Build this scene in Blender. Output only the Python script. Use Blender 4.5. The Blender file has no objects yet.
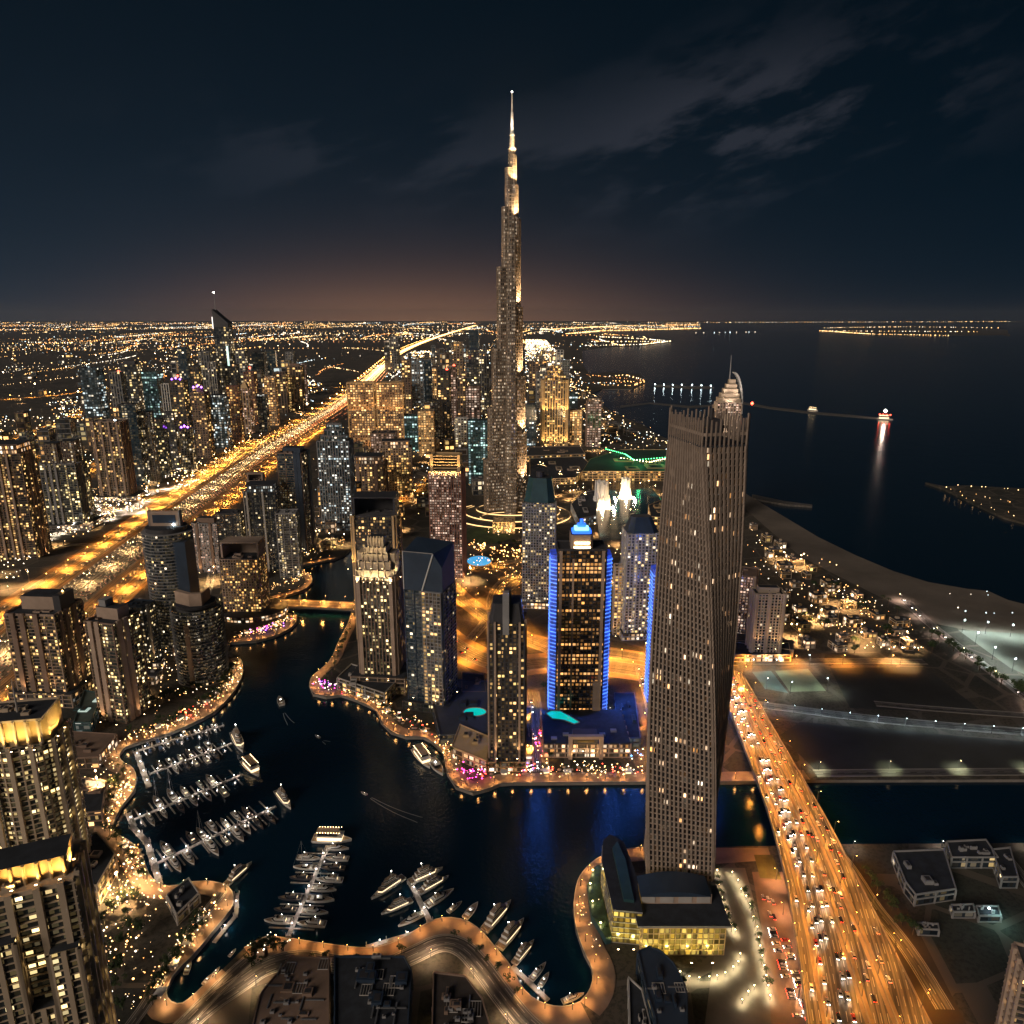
import bpy, bmesh, math, random
HAZE=1.8e-5
from mathutils import Vector, Matrix
from mathutils.geometry import delaunay_2d_cdt
R=random.Random(7)
SC=bpy.context.scene; COL=SC.collection
rad=math.radians
# ---------------------------------------------------------------- camera
H=360.0; F=737.0; TH=rad(14.7); CT,ST=math.cos(TH),math.sin(TH)
cam=bpy.data.cameras.new('camera'); cam.sensor_width=36; cam.lens=36*F/1024; cam.clip_start=1; cam.clip_end=200000
co=bpy.data.objects.new('camera',cam); COL.objects.link(co); co.location=(0,0,H); co.rotation_euler=(rad(90)-TH,0,0); SC.camera=co
# ---------------------------------------------------------------- light, sky, exposure
SUN_DIR=Vector((0.62,0.70,-0.40)).normalized()
sl=bpy.data.lights.new('city_glow_fill','SUN'); sl.energy=1.2; sl.angle=rad(25); sl.color=(1.0,0.82,0.66)  # added soft sun lamp, stands in for the city glow on facades
so=bpy.data.objects.new('city_glow_fill',sl); COL.objects.link(so); so.rotation_euler=SUN_DIR.to_track_quat('-Z','Y').to_euler()
SC.view_settings.view_transform='Standard'; SC.view_settings.look='None'; SC.view_settings.exposure=0.38; SC.view_settings.gamma=1
SC.render.engine='CYCLES'
cy=SC.cycles; cy.max_bounces=4; cy.diffuse_bounces=1; cy.glossy_bounces=2; cy.transmission_bounces=2; cy.volume_bounces=0; cy.transparent_max_bounces=4
cy.use_light_tree=True; cy.sample_clamp_direct=0; cy.sample_clamp_indirect=4; cy.use_denoising=True; cy.caustics_reflective=False; cy.caustics_refractive=False
class NT:
    def __init__(s,t): s.t=t; s.n=t.nodes; s.l=t.links
    def new(s,k,**kw):
        n=s.n.new(k)
        for a,b in kw.items(): setattr(n,a,b)
        return n
    def put(s,sock,v):
        if isinstance(v,(int,float)): sock.default_value=v
        elif isinstance(v,tuple): sock.default_value=v if len(v)==len(sock.default_value) else tuple(v)+(1,)
        else: s.l.new(v,sock)
    def m(s,op,*a):
        n=s.new('ShaderNodeMath',operation=op)
        for i,v in enumerate(a): s.put(n.inputs[i],v)
        return n.outputs[0]
    def mix(s,f,a,b,bt='MIX'):
        n=s.new('ShaderNodeMix',data_type='RGBA',blend_type=bt)
        s.put(n.inputs[0],f); s.put(n.inputs[6],a); s.put(n.inputs[7],b); return n.outputs[2]
    def noise(s,vec,scale,detail=3,rough=.55,dim='3D'):
        n=s.new('ShaderNodeTexNoise',noise_dimensions=dim)
        if vec is not None: s.l.new(vec,n.inputs['Vector'])
        n.inputs['Scale'].default_value=scale; n.inputs['Detail'].default_value=detail; n.inputs['Roughness'].default_value=rough
        return n.outputs[0]
    def ramp(s,f,a,b): # smooth map a..b -> 0..1
        n=s.new('ShaderNodeMapRange',interpolation_type='SMOOTHSTEP'); s.put(n.inputs[0],f); s.put(n.inputs[1],a); s.put(n.inputs[2],b); return n.outputs[0]
W=bpy.data.worlds.new('World'); SC.world=W; W.use_nodes=True
w=NT(W.node_tree); w.n.clear()
sky=w.new('ShaderNodeTexSky',sky_type='NISHITA'); sky.sun_disc=False; sky.sun_elevation=rad(21); sky.sun_rotation=math.atan2(-SUN_DIR.x,-SUN_DIR.y); 
tc=w.new('ShaderNodeTexCoord'); sp=w.new('ShaderNodeSeparateXYZ'); w.l.new(tc.outputs['Generated'],sp.inputs[0])
X,Y,Z=sp.outputs
zc=w.m('MAXIMUM',Z,0.0)
az=w.m('DIVIDE',X,w.m('MAXIMUM',Y,0.05))           # tangent of the azimuth
def gauss(v,c,s_): 
    return w.m('EXPONENT',w.m('MULTIPLY',w.m('POWER',w.m('DIVIDE',w.m('SUBTRACT',v,c),s_),2.0),-1.0))
fwd=w.ramp(Y,0.0,0.3)
left=w.ramp(az,0.75,-0.55)
night=(0.0005,0.0042,0.0085)
mid=w.mix(w.m('EXPONENT',w.m('MULTIPLY',zc,-5.5)),(0,0,0),w.mix(left,(0.0004,0.0080,0.0175),(0.015,0.029,0.048)))
hor=w.mix(w.m('MULTIPLY',w.m('EXPONENT',w.m('MULTIPLY',zc,-30.0)),w.m('MULTIPLY',gauss(az,-0.13,0.30),fwd)),(0,0,0),(0.36,0.150,0.052))
base=w.mix(1.0,w.mix(1.0,night,mid,'ADD'),hor,'ADD')
mp=w.new('ShaderNodeCombineXYZ'); w.put(mp.inputs[0],az); w.put(mp.inputs[1],w.m('MULTIPLY',w.m('SUBTRACT',Z,w.m('MULTIPLY',az,0.22)),3.2)); w.put(mp.inputs[2],3.7)
cn=w.noise(mp.outputs[0],5.2,6,.6)
ridge=w.m('SUBTRACT',Z,w.m('ADD',w.m('MULTIPLY',az,0.10),0.185))
cm=w.m('ADD',w.m('MULTIPLY',w.m('MULTIPLY',gauss(ridge,0.0,0.07),gauss(az,0.30,0.24)),1.5),w.m('MULTIPLY',w.m('MULTIPLY',gauss(Z,0.185,0.05),gauss(az,-0.17,0.26)),.55))
cl=w.m('MULTIPLY',w.ramp(cn,0.44,0.62),w.m('MULTIPLY',cm,fwd))
base=w.mix(1.0,base,w.mix(w.m('MINIMUM',cl,1.0),(0,0,0),(0.022,0.021,0.026)),'ADD')
bg1=w.new('ShaderNodeBackground'); w.l.new(sky.outputs[0],bg1.inputs[0]); bg1.inputs[1].default_value=0.00006
bg2=w.new('ShaderNodeBackground'); w.l.new(base,bg2.inputs[0]); bg2.inputs[1].default_value=0.62
ad=w.new('ShaderNodeAddShader'); w.l.new(bg1.outputs[0],ad.inputs[0]); w.l.new(bg2.outputs[0],ad.inputs[1])
wo=w.new('ShaderNodeOutputWorld'); w.l.new(ad.outputs[0],wo.inputs[0])
# ---------------------------------------------------------------- image -> place helpers
NAD=512+F*CT/ST
def P(px,py,z=0.0):
    v=(512-py)/F; u=(px-512)/F
    zz=-ST+v*CT
    t=(z-H)/zz
    return Vector((t*u,t*(CT+v*ST),z))
def PL(l,z=0.0): return [P(a,b,z) for a,b in l]
def fdist(p): return p.y*CT-(p.z-H)*ST
def topz(Y,py):
    v=(512-py)/F; return H+Y*(-ST+v*CT)/(CT+v*ST)
# ---------------------------------------------------------------- mesh builder
class MB:
    def __init__(s): s.v=[];s.f=[];s.m=[];s.uv=[];s.mats=[]
    def mi(s,m):
        if m not in s.mats: s.mats.append(m)
        return s.mats.index(m)
    def face(s,pts,m,uv=None):
        i=len(s.v); s.v+= [tuple(p) for p in pts]; s.f.append(tuple(range(i,i+len(pts)))); s.m.append(s.mi(m)); s.uv.append(uv or [(0,0)]*len(pts))
    def raw(s,vs,fs,m,uv=None):
        i=len(s.v); s.v+=[tuple(p) for p in vs]; k=s.mi(m)
        for q,f in enumerate(fs): s.f.append(tuple(i+a for a in f)); s.m.append(k); s.uv.append(uv[q] if uv else [(0,0)]*len(f))
    def box(s,c,d,m,rz=0.0,top=None):
        cx,cy,cz=c; a,b,h=d[0]/2,d[1]/2,d[2]/2; C,S=math.cos(rz),math.sin(rz); vs=[]
        for z,k in ((-h,1),(h,top or 1)):
            for x,y in ((-a,-b),(a,-b),(a,b),(-a,b)):
                x*=k;y*=k; vs.append((cx+x*C-y*S,cy+x*S+y*C,cz+z))
        s.raw(vs,[(0,3,2,1),(4,5,6,7),(0,1,5,4),(1,2,6,5),(2,3,7,6),(3,0,4,7)],m)
    def prism(s,pts,z0,z1,m,cap=True,bot=True,pts2=None,capm=None):
        n=len(pts); q=pts2 or pts; vs=[(p[0],p[1],z0) for p in pts]+[(p[0],p[1],z1) for p in q]
        fs=[(i,(i+1)%n,n+(i+1)%n,n+i) for i in range(n)]
        s.raw(vs,fs,m)
        if cap: s.face([(p[0],p[1],z1) for p in q],capm or m)
        if bot: s.face([(p[0],p[1],z0) for p in reversed(pts)],m)
    def glass(s,pts,z0,z1,m,fh,bay,seed=0,pts2=None,phase=0):
        n=len(pts); q=pts2 or pts; u=0; vs=[];fs=[];uv=[]
        for i in range(n):
            a,b=pts[i],pts[(i+1)%n]; a2,b2=q[i],q[(i+1)%n]; L=math.hypot(b[0]-a[0],b[1]-a[1])
            nb=max(1,round(L/bay)); k=len(vs)
            vs+=[(a[0],a[1],z0),(b[0],b[1],z0),(b2[0],b2[1],z1),(a2[0],a2[1],z1)]; fs.append((k,k+1,k+2,k+3))
            U=u+seed*37; v0=phase; v1=phase+(z1-z0)/fh
            uv.append([(U,v0),(U+nb,v0),(U+nb,v1),(U,v1)]); u+=nb+3
        s.raw(vs,fs,m,uv)
    def cyl(s,c,r,h,m,n=10,r2=None):
        pts=[(c[0]+r*math.cos(2*math.pi*i/n),c[1]+r*math.sin(2*math.pi*i/n)) for i in range(n)]
        r2=r if r2 is None else r2
        p2=[(c[0]+r2*math.cos(2*math.pi*i/n),c[1]+r2*math.sin(2*math.pi*i/n)) for i in range(n)]
        s.prism(pts,c[2],c[2]+h,m,pts2=p2)
    def octa(s,c,r,m):
        x,y,z=c; s.raw([(x-r,y,z),(x+r,y,z),(x,y-r,z),(x,y+r,z),(x,y,z-r),(x,y,z+r)],[(0,2,5),(2,1,5),(1,3,5),(3,0,5),(2,0,4),(1,2,4),(3,1,4),(0,3,4)],m)
    def tube(s,pts,r,m,n=6):
        for a,b in zip(pts,pts[1:]):
            a=Vector(a);b=Vector(b);d=(b-a)
            if d.length<1e-6: continue
            q=d.to_track_quat('Z','Y'); vs=[]
            for e in (a,b):
                for i in range(n): vs.append(e+q@Vector((r*math.cos(2*math.pi*i/n),r*math.sin(2*math.pi*i/n),0)))
            s.raw(vs,[(i,(i+1)%n,n+(i+1)%n,n+i) for i in range(n)]+[tuple(range(n,2*n)),tuple(reversed(range(n)))],m)
    def mesh(s,name):
        me=bpy.data.meshes.new(name); me.from_pydata(s.v,[],s.f)
        for m in s.mats: me.materials.append(m)
        me.polygons.foreach_set('material_index',s.m)
        ul=me.uv_layers.new(name='uv'); flat=[c for f in s.uv for p in f for c in p]; ul.data.foreach_set('uv',flat)
        me.validate(); me.update(); return me
    def build(s,name,parent=None,**k):
        return link(name,s.mesh(name),parent,**k)
def link(name,data,parent=None,loc=None,rz=0,**k):
    o=bpy.data.objects.new(name,data); COL.objects.link(o)
    if parent: o.parent=parent
    if loc is not None: o.location=loc
    if rz: o.rotation_euler=(0,0,rz)
    for a,b in k.items():
        if b: o[{'cat':'category'}.get(a,a)]=b
    return o
def thing(name,label,cat,loc=(0,0,0),rz=0,group=None): return link(name,None,None,loc,rz,label=label,cat=cat,group=group)
def dup(root,loc,rz=0,label=None,group=None,scale=None,keep=None):
    r=root.copy(); COL.objects.link(r); r.location=loc; r.rotation_euler=(0,0,rz)
    if label: r['label']=label
    if group: r['group']=group
    if scale: r.scale=scale if isinstance(scale,tuple) else (scale,)*3
    for ch in list(root.children):
        c=ch.copy(); COL.objects.link(c); c.parent=r
        for g in ch.children:
            d=g.copy(); COL.objects.link(d); d.parent=c
    return r
# ---------------------------------------------------------------- materials
_mc={}
def mat(name,col,rough=.7,metal=0,spec=.5,emit=None,es=0,var=.0,vs=.08,sample=False,bump=0):
    if name in _mc: return _mc[name]
    m=bpy.data.materials.new(name); m.use_nodes=True; t=NT(m.node_tree); b=t.n['Principled BSDF']
    t.put(b.inputs['Base Color'],col); b.inputs['Roughness'].default_value=rough; b.inputs['Metallic'].default_value=metal; b.inputs['Specular IOR Level'].default_value=spec
    if var or bump:
        g=t.new('ShaderNodeTexCoord')
        nz=t.noise(g.outputs['Object'],vs,5,.6)
        if var: t.l.new(t.mix(t.ramp(nz,.3,.7),tuple(c*(1-var) for c in col),tuple(min(1,c*(1+var)) for c in col)),b.inputs['Base Color'])
        if bump:
            bn=t.new('ShaderNodeBump'); bn.inputs['Strength'].default_value=bump; t.l.new(t.noise(g.outputs['Object'],vs*6,4),bn.inputs['Height']); t.l.new(bn.outputs[0],b.inputs['Normal'])
    if emit:
        t.put(b.inputs['Emission Color'],emit); b.inputs['Emission Strength'].default_value=es
    m.cycles.emission_sampling='AUTO' if sample else 'NONE'
    _mc[name]=m; return m
WARM=(1,.50,.18); YEL=(1,.66,.22); WHT=(1,.84,.62); COOL=(.66,.90,1); GOLD=(1,.42,.10); BLUE=(.05,.18,1)
def winmat(name,glass=(.02,.03,.04),c1=YEL,c2=WHT,frac=.2,es=2.0,mx=.14,my0=.22,my1=.84,floorfrac=0.0,rough=.12,dimfrac=.09,col=.045):
    """glazing: every cell of the UV grid is one window, some of them lit rooms"""
    if name in _mc: return _mc[name]
    m=bpy.data.materials.new(name); m.use_nodes=True; t=NT(m.node_tree); b=t.n['Principled BSDF']
    uv=t.new('ShaderNodeUVMap',uv_map='uv'); s=t.new('ShaderNodeSeparateXYZ'); t.l.new(uv.outputs[0],s.inputs[0]); U,V=s.outputs[0],s.outputs[1]
    fu,fv=t.m('FLOOR',U),t.m('FLOOR',V)
    cb=t.new('ShaderNodeCombineXYZ'); t.put(cb.inputs[0],fu); t.put(cb.inputs[1],fv)
    wn=t.new('ShaderNodeTexWhiteNoise',noise_dimensions='2D'); t.l.new(cb.outputs[0],wn.inputs['Vector'])
    sc=t.new('ShaderNodeSeparateColor'); t.l.new(wn.outputs['Color'],sc.inputs[0]); r1,r2,r3=sc.outputs
    # clusters of occupied flats
    vm=t.new('ShaderNodeVectorMath',operation='MULTIPLY'); t.l.new(cb.outputs[0],vm.inputs[0]); vm.inputs[1].default_value=(.23,.13,1)
    nz=t.noise(vm.outputs[0],1.0,2,.5)
    th=t.m('MULTIPLY',t.ramp(nz,.3,.72),2*frac)
    lit=t.m('LESS_THAN',wn.outputs['Value'],th)
    if floorfrac:
        fl=t.new('ShaderNodeTexWhiteNoise',noise_dimensions='1D'); t.put(fl.inputs['W'],t.m('ADD',fv,t.m('MULTIPLY',t.m('FLOOR',t.m('DIVIDE',U,37.0)),13.0)))
        lit=t.m('MAXIMUM',lit,t.m('LESS_THAN',fl.outputs['Value'],floorfrac))
    cl_=t.new('ShaderNodeTexWhiteNoise',noise_dimensions='1D'); t.put(cl_.inputs['W'],t.m('ADD',fu,.37)); lit=t.m('MAXIMUM',lit,t.m('MULTIPLY',t.m('LESS_THAN',cl_.outputs['Value'],col),.35))
    u_,v_=t.m('FRACT',U),t.m('FRACT',V)
    cw=t.m('ADD',1-mx-.45,t.m('MULTIPLY',t.m('MINIMUM',t.m('MULTIPLY',r2,2.2),1.0),.45))
    mk=t.m('MULTIPLY',t.m('MULTIPLY',t.m('GREATER_THAN',u_,mx),t.m('LESS_THAN',u_,cw)),t.m('MULTIPLY',t.m('GREATER_THAN',v_,my0),t.m('LESS_THAN',v_,my1)))
    # curtains: part of the width of a lit window is closed
    st=t.m('MULTIPLY',t.m('MULTIPLY',lit,mk),t.m('ADD',t.m('MULTIPLY',t.m('POWER',r2,2.5),es*.95),es*.16))
    if dimfrac: st=t.m('ADD',st,t.m('MULTIPLY',mk,t.m('MULTIPLY',t.m('POWER',r1,3.0),dimfrac)))
    t.l.new(t.mix(r3,c1,c2),b.inputs['Emission Color']); t.l.new(st,b.inputs['Emission Strength'])
    t.l.new(t.mix(mk,tuple(min(1,c*1.6+.01) for c in glass),t.mix(r1,tuple(c*.7 for c in glass),tuple(c*1.3 for c in glass))),b.inputs['Base Color'])
    b.inputs['Roughness'].default_value=rough; b.inputs['Specular IOR Level'].default_value=.7
    m.cycles.emission_sampling='NONE'; _mc[name]=m; return m
CON={'tan':mat('tan concrete',(.40,.30,.235),.8,var=.12),'brown':mat('brown stone cladding',(.24,.165,.125),.75,var=.15),'grey':mat('grey concrete',(.27,.27,.28),.75,var=.12),
 'dark':mat('dark cladding',(.055,.055,.062),.5,var=.15),'cream':mat('cream render',(.55,.44,.32),.8,var=.1),'white':mat('white cladding',(.72,.72,.70),.6,var=.06),
 'pale':mat('pale concrete',(.42,.40,.38),.75,var=.1),'red':mat('red brown cladding',(.27,.13,.09),.75,var=.15),'navy':mat('navy metal panel',(.03,.05,.085),.4,var=.15),'teal':mat('teal metal panel',(.03,.08,.09),.4,var=.15),'gold':mat('golden stone cladding',(.60,.42,.22),.7,var=.1),
 'bluelit':mat('blue glow balcony front',(.35,.42,.55),.6,emit=(.09,.27,1),es=.8),'bluelitside':mat('blue glow metal panel',(.10,.14,.30),.6,emit=(.02,.07,.8),es=.22)}
ROOF=mat('dark roof membrane',(.028,.034,.045),.85,var=.3,vs=.15); ROOF2=mat('grey roof membrane',(.09,.09,.10),.85,var=.25,vs=.12)
STEEL=mat('steel',(.35,.36,.38),.4,metal=.7); DARKM=mat('dark metal',(.04,.04,.045),.5)
for k_ in ('bluelit','bluelitside'):  # emission noise puts an uneven blue glow into the wing panels
    t=NT(CON[k_].node_tree); b=t.n['Principled BSDF']; tcx=t.new('ShaderNodeTexCoord'); e0=b.inputs['Emission Strength'].default_value
    t.l.new(t.m('MULTIPLY',t.m('ADD',t.m('MULTIPLY',t.ramp(t.noise(tcx.outputs['Object'],.12,4,.7),.35,.65),1.5),.25),e0),b.inputs['Emission Strength'])
G=lambda k:GL[k]
GL={'warm':winmat('glazing warm rooms',(.022,.024,.028),WARM,YEL,.27,2.4),
 'yel':winmat('glazing yellow rooms',(.018,.026,.030),YEL,(1,.80,.42),.25,2.6),
 'dense':winmat('glazing mostly lit',(.03,.025,.02),GOLD,YEL,.42,1.7),
 'golden':winmat('glazing golden rooms',(.04,.03,.02),(1,.42,.11),(1,.62,.25),.50,2.3,dimfrac=.6),
 'white':winmat('glazing white rooms',(.022,.028,.036),WHT,YEL,.24,1.9),
 'cool':winmat('glazing cool offices',(.02,.035,.042),COOL,WHT,.22,1.6,floorfrac=.06),
 'dark':winmat('glazing mostly dark',(.012,.020,.030),YEL,WHT,.06,2.2),
 'navy':winmat('glazing navy mostly dark',(.010,.028,.045),WHT,YEL,.07,2.0),
 'teal':winmat('glazing teal offices',(.012,.040,.045),COOL,(.6,1,.85),.16,1.6,floorfrac=.08),
 'rose':winmat('glazing rose rooms',(.035,.022,.02),(1,.55,.38),(1,.78,.6),.40,1.1,dimfrac=.35),
 'cayan':winmat('glazing twisted tower',(.010,.010,.012),WHT,GOLD,.075,3.0,dimfrac=.05,col=0,mx=.06,my0=.1,my1=.9),
 'office':winmat('glazing office floors',(.014,.014,.014),GOLD,WARM,.10,1.5,floorfrac=.26),
 'shop':winmat('shop glazing',(.05,.04,.03),GOLD,WHT,.62,1.9,my0=.15,my1=.8),
 'cshop':winmat('cool shop glazing',(.04,.05,.05),COOL,WHT,.62,1.5,my0=.15,my1=.8),
 'amber':winmat('amber lobby glazing',(.08,.06,.02),(1,.58,.06),(1,.74,.18),.55,.8,dimfrac=.45,my0=.12,my1=.9)}
LAMPMAT={'sod':mat('sodium lamp glow',(1,.6,.2),emit=(1,.50,.13),es=22),'warm':mat('warm lamp glow',(1,.8,.5),emit=(1,.66,.32),es=22),'white':mat('white lamp glow',(1,1,1),emit=(1,.93,.82),es=22),
 'cool':mat('cool lamp glow',(1,1,1),emit=(.75,.95,1),es=20),'red':mat('red lamp glow',(1,.1,.05),emit=(1,.06,.03),es=12),'blue':mat('blue lamp glow',(.1,.3,1),emit=(.06,.30,1),es=10),'pink':mat('pink lamp glow',(1,.1,.5),emit=(1,.05,.35),es=9),
 'green':mat('green lamp glow',(.1,1,.3),emit=(.1,1,.28),es=8),'purple':mat('purple lamp glow',(.5,.1,1),emit=(.40,.10,1),es=10)}
_ld={}
def lightdata(kind,energy,col,size=.5,cone=150,blend=.6):
    k=(kind,energy,col,size,cone)
    if k in _ld: return _ld[k]
    l=bpy.data.lights.new('lamp_light',kind); l.energy=energy; l.color=col; l.shadow_soft_size=size
    if kind=='SPOT': l.spot_size=rad(cone); l.spot_blend=blend
    _ld[k]=l; return l
def plight(loc,energy,col,parent=None,size=1.0,name='lamp_light',kind='POINT',rot=None,cone=150):
    o=bpy.data.objects.new(name,lightdata(kind,energy,col,size,cone)); COL.objects.link(o)
    if parent: o.parent=parent
    o.location=loc
    if rot: o.rotation_euler=rot
    return o
SOD=(1,.50,.13); WRM=(1,.68,.36); NEU=(1,.88,.70); CLD=(.70,.92,1)
# ================================================================ ground and water
W1=[(300,566),(318,562),(335,559),(345,555),(352,548),(368,545),(371,556),(362,585),(352,603),(350,620),(338,642),(331,660),(320,670),(311,677),(309,685),(313,694),(326,697),(341,695),(356,700),(376,709),(381,722),(391,732),(406,737),(423,737),(431,741),(443,752),(447,773),(456,787),(473,793),(488,789),(500,784),(512,783),(640,782),(735,782),(810,780),(1200,779),
(1200,842),(843,844),(765,846),(712,847),(660,847),(640,848),(617,850),(602,856),(592,862),(584,870),(578,879),(575,890),(573,908),(576,930),(584,953),(591,966),(593,978),(589,992),(580,1002),(566,1007),(550,1006),(535,1000),(522,988),(512,967),(496,948),(481,930),(466,920),(446,917),(431,921),(416,930),(396,942),(376,948),(356,948),(318,943),(286,938),(268,936),(258,940),(244,948),(222,970),(205,984),(191,998),(180,1005),(169,1001),(166,990),(175,973),(194,955),(211,934),(227,915),(234,905),(234,894),(227,885),(211,881),(189,882),(172,887),(160,885),(150,876),(147,868),(141,851),(130,841),(116,834),(113,823),(122,806),(135,790),(137,776),(133,767),(122,762),(119,755),(125,747),(144,741),(165,735),(185,727),(202,719),(215,712),(232,695),(241,680),(244,668),(240,657),(228,651),(230,643),(256,641),(275,636),(290,629),(297,622),(297,615),(280,611),(262,608),(266,601),(285,596),(305,590),(313,582),(311,575),(302,571)]
W2=[(566,333),(600,330),(700,327.5),(700,322)]
W2b=[(1024,604),(1008,600),(988,591),(968,589),(928,582),(893,571),(855,555),(818,537),(793,522),(768,507),(748,495),(715,470),(690,452),(672,441),(655,433),(644,425),(630,420),(612,412),(600,402),(592,393),(602,389),(632,389),(646,383),(640,374),(610,372),(590,374),(583,366),(582,350),(605,347),(640,346),(673,342),(655,338),(620,335),(598,333.5),(580,334.5)]
w1=[(p.x,p.y) for p in PL(W1)]
w2=[(p.x,p.y) for p in PL(W2)]+[(9000,90000),(90000,90000),(90000,P(1024,604).y-700)]+[(p.x,p.y) for p in PL([(1100,640)])]+[(p.x,p.y) for p in PL(W2b)]
BEACH=PL([(1100,640),(1024,604),(1008,600),(988,591),(968,589),(928,582),(893,571),(855,555),(818,537),(793,522),(768,507),(748,495),(735,487),(735,500),(752,515),(775,535),(800,556),(830,572),(870,592),(905,609),(935,624),(1000,636),(1100,668)])
def inpoly(x,y,poly):
    c=False;n=len(poly);j=n-1
    for i in range(n):
        xi,yi=poly[i];xj,yj=poly[j]
        if (yi>y)!=(yj>y) and x<(xj-xi)*(y-yi)/(yj-yi)+xi: c=not c
        j=i
    return c
def onland(x,y): return not inpoly(x,y,w1) and not inpoly(x,y,w2)
def resample(pts,step):
    out=[Vector(pts[0])]
    for a,b in zip(pts,pts[1:]):
        a=Vector(a);b=Vector(b);n=max(1,int((b-a).length/step))
        for i in range(1,n+1): out.append(a.lerp(b,i/n))
    return out
def smooth(pts,it=2):
    pts=[Vector(p) for p in pts]
    for _ in range(it):
        q=[pts[0]]
        for a,b in zip(pts,pts[1:]): q+=[a.lerp(b,.25),a.lerp(b,.75)]
        q.append(pts[-1]); pts=q
    return pts
mg=bpy.data.materials.new('city ground'); mg.use_nodes=True; t=NT(mg.node_tree); b=t.n['Principled BSDF']
g=t.new('ShaderNodeNewGeometry').outputs['Position']
n1=t.noise(g,.0045,4,.6); n2=t.noise(g,.03,5,.65); n3=t.noise(g,.0009,3,.5)
c=t.mix(t.ramp(n1,.38,.62),(.030,.036,.030),(.115,.092,.068))
vo=t.new('ShaderNodeTexVoronoi',feature='F1',distance='CHEBYCHEV'); t.l.new(g,vo.inputs['Vector']); vo.inputs['Scale'].default_value=.021
vc=t.new('ShaderNodeSeparateColor'); t.l.new(vo.outputs['Color'],vc.inputs[0])
c=t.mix(t.ramp(n2,.45,.75),c,(.045,.045,.048)); c=t.mix(t.ramp(n3,.45,.6),c,(.085,.070,.052))
c=t.mix(t.m('MULTIPLY',vc.outputs[0],.75),c,t.mix(vc.outputs[1],(.018,.022,.016),(.12,.10,.08)))
n4=t.noise(g,.35,6,.7); c=t.mix(t.m('MULTIPLY',t.ramp(n4,.45,.62),.6),c,(.012,.014,.010))
vo2=t.new('ShaderNodeTexVoronoi',feature='DISTANCE_TO_EDGE'); t.l.new(g,vo2.inputs['Vector']); vo2.inputs['Scale'].default_value=.021; c=t.mix(t.m('LESS_THAN',vo2.outputs[0],.035),c,(.10,.085,.07))
t.l.new(c,b.inputs['Base Color']); b.inputs['Roughness'].default_value=.95
B=120000.0
vs=[Vector((-B,-2000)),Vector((B,-2000)),Vector((B,B)),Vector((-B,B))]; es=[(0,1),(1,2),(2,3),(3,0)]
for poly in (w1,w2):
    k=len(vs); vs+=[Vector(p) for p in poly]; n=len(poly); es+=[(k+i,k+(i+1)%n) for i in range(n)]
r=delaunay_2d_cdt(vs,es,[],1,1e-3)
mb=MB(); V2=r[0]
keep=[]
for f in r[2]:
    cx=sum(V2[i].x for i in f)/len(f); cyy=sum(V2[i].y for i in f)/len(f)
    if onland(cx,cyy): keep.append(f)
mb.raw([(v.x,v.y,0) for v in V2],keep,mg); mb.build('ground',kind='structure')
QUAY=mat('quay wall concrete',(.22,.20,.18),.8,var=.2)
mb=MB()
for poly in (w1,w2):
    n=len(poly)
    for i in range(n):
        a,bb=poly[i],poly[(i+1)%n]
        if abs(a[0])>20000 or abs(bb[0])>20000 or a[1]>20000: continue
        mb.face([(a[0],a[1],-.01),(bb[0],bb[1],-.01),(bb[0],bb[1],-6),(a[0],a[1],-6)],QUAY)
mb.build('quay_wall',kind='structure')
mw=bpy.data.materials.new('dark water'); mw.use_nodes=True; t=NT(mw.node_tree); b=t.n['Principled BSDF']
g=t.new('ShaderNodeNewGeometry').outputs['Position']
b.inputs['Base Color'].default_value=(.0016,.017,.036,1); b.inputs['Roughness'].default_value=.14; b.inputs['IOR'].default_value=1.33
bn=t.new('ShaderNodeBump'); bn.inputs['Strength'].default_value=.55; bn.inputs['Distance'].default_value=.35
t.put(bn.inputs['Height'],t.m('ADD',t.noise(g,.35,3,.6),t.m('MULTIPLY',t.noise(g,.02,3,.5),3.0))); t.l.new(bn.outputs[0],b.inputs['Normal'])
mb=MB(); mb.face([(-B,-2000,-2.5),(B,-2000,-2.5),(B,B,-2.5),(-B,B,-2.5)],mw); mb.build('water',kind='structure')
SAND=mat('beach sand',(.17,.145,.12),.95,var=.25,vs=.01)
def flat(name,pts,m,z,kind='structure',**k):
    mb=MB(); mb.face([(p[0],p[1],z) for p in pts],m); o=mb.build(name,kind=kind,**k)
    if o.data.polygons[0].normal.z<0: o.data.flip_normals()
    return o
flat('beach',BEACH,SAND,.15)
# far islands and breakwaters
def island(px,name='island',m=mg,h=1.5):
    mb=MB(); pts=[(p.x,p.y) for p in PL(px,-2.5)]
    a=sum(pts[i][0]*pts[(i+1)%len(pts)][1]-pts[(i+1)%len(pts)][0]*pts[i][1] for i in range(len(pts)))
    if a<0: pts.reverse()
    mb.prism(pts,-4,h,m,bot=False); return mb.build(name,kind='structure')
ROCK=mat('breakwater rock',(.10,.095,.09),.95,var=.4,vs=.3,bump=.6)
island([(818,331),(850,334.5),(950,336),(1008,335),(1008,330),(940,325.5),(860,325)])
island([(1000,335),(1010,336.5),(1010,334)])
island([(925,484),(945,491),(975,506),(1003,519),(1060,535),(1060,492),(1000,489),(965,487),(945,488)])
island([(655,386.5),(690,388.5),(712,388.5),(712,387),(690,386.5),(655,385)],'breakwater',ROCK)
island([(742,404),(770,409),(812,414),(850,417),(893,421),(893,419.5),(850,415),(812,412),(770,407),(742,402)],'breakwater',ROCK,-1.2)
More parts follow.
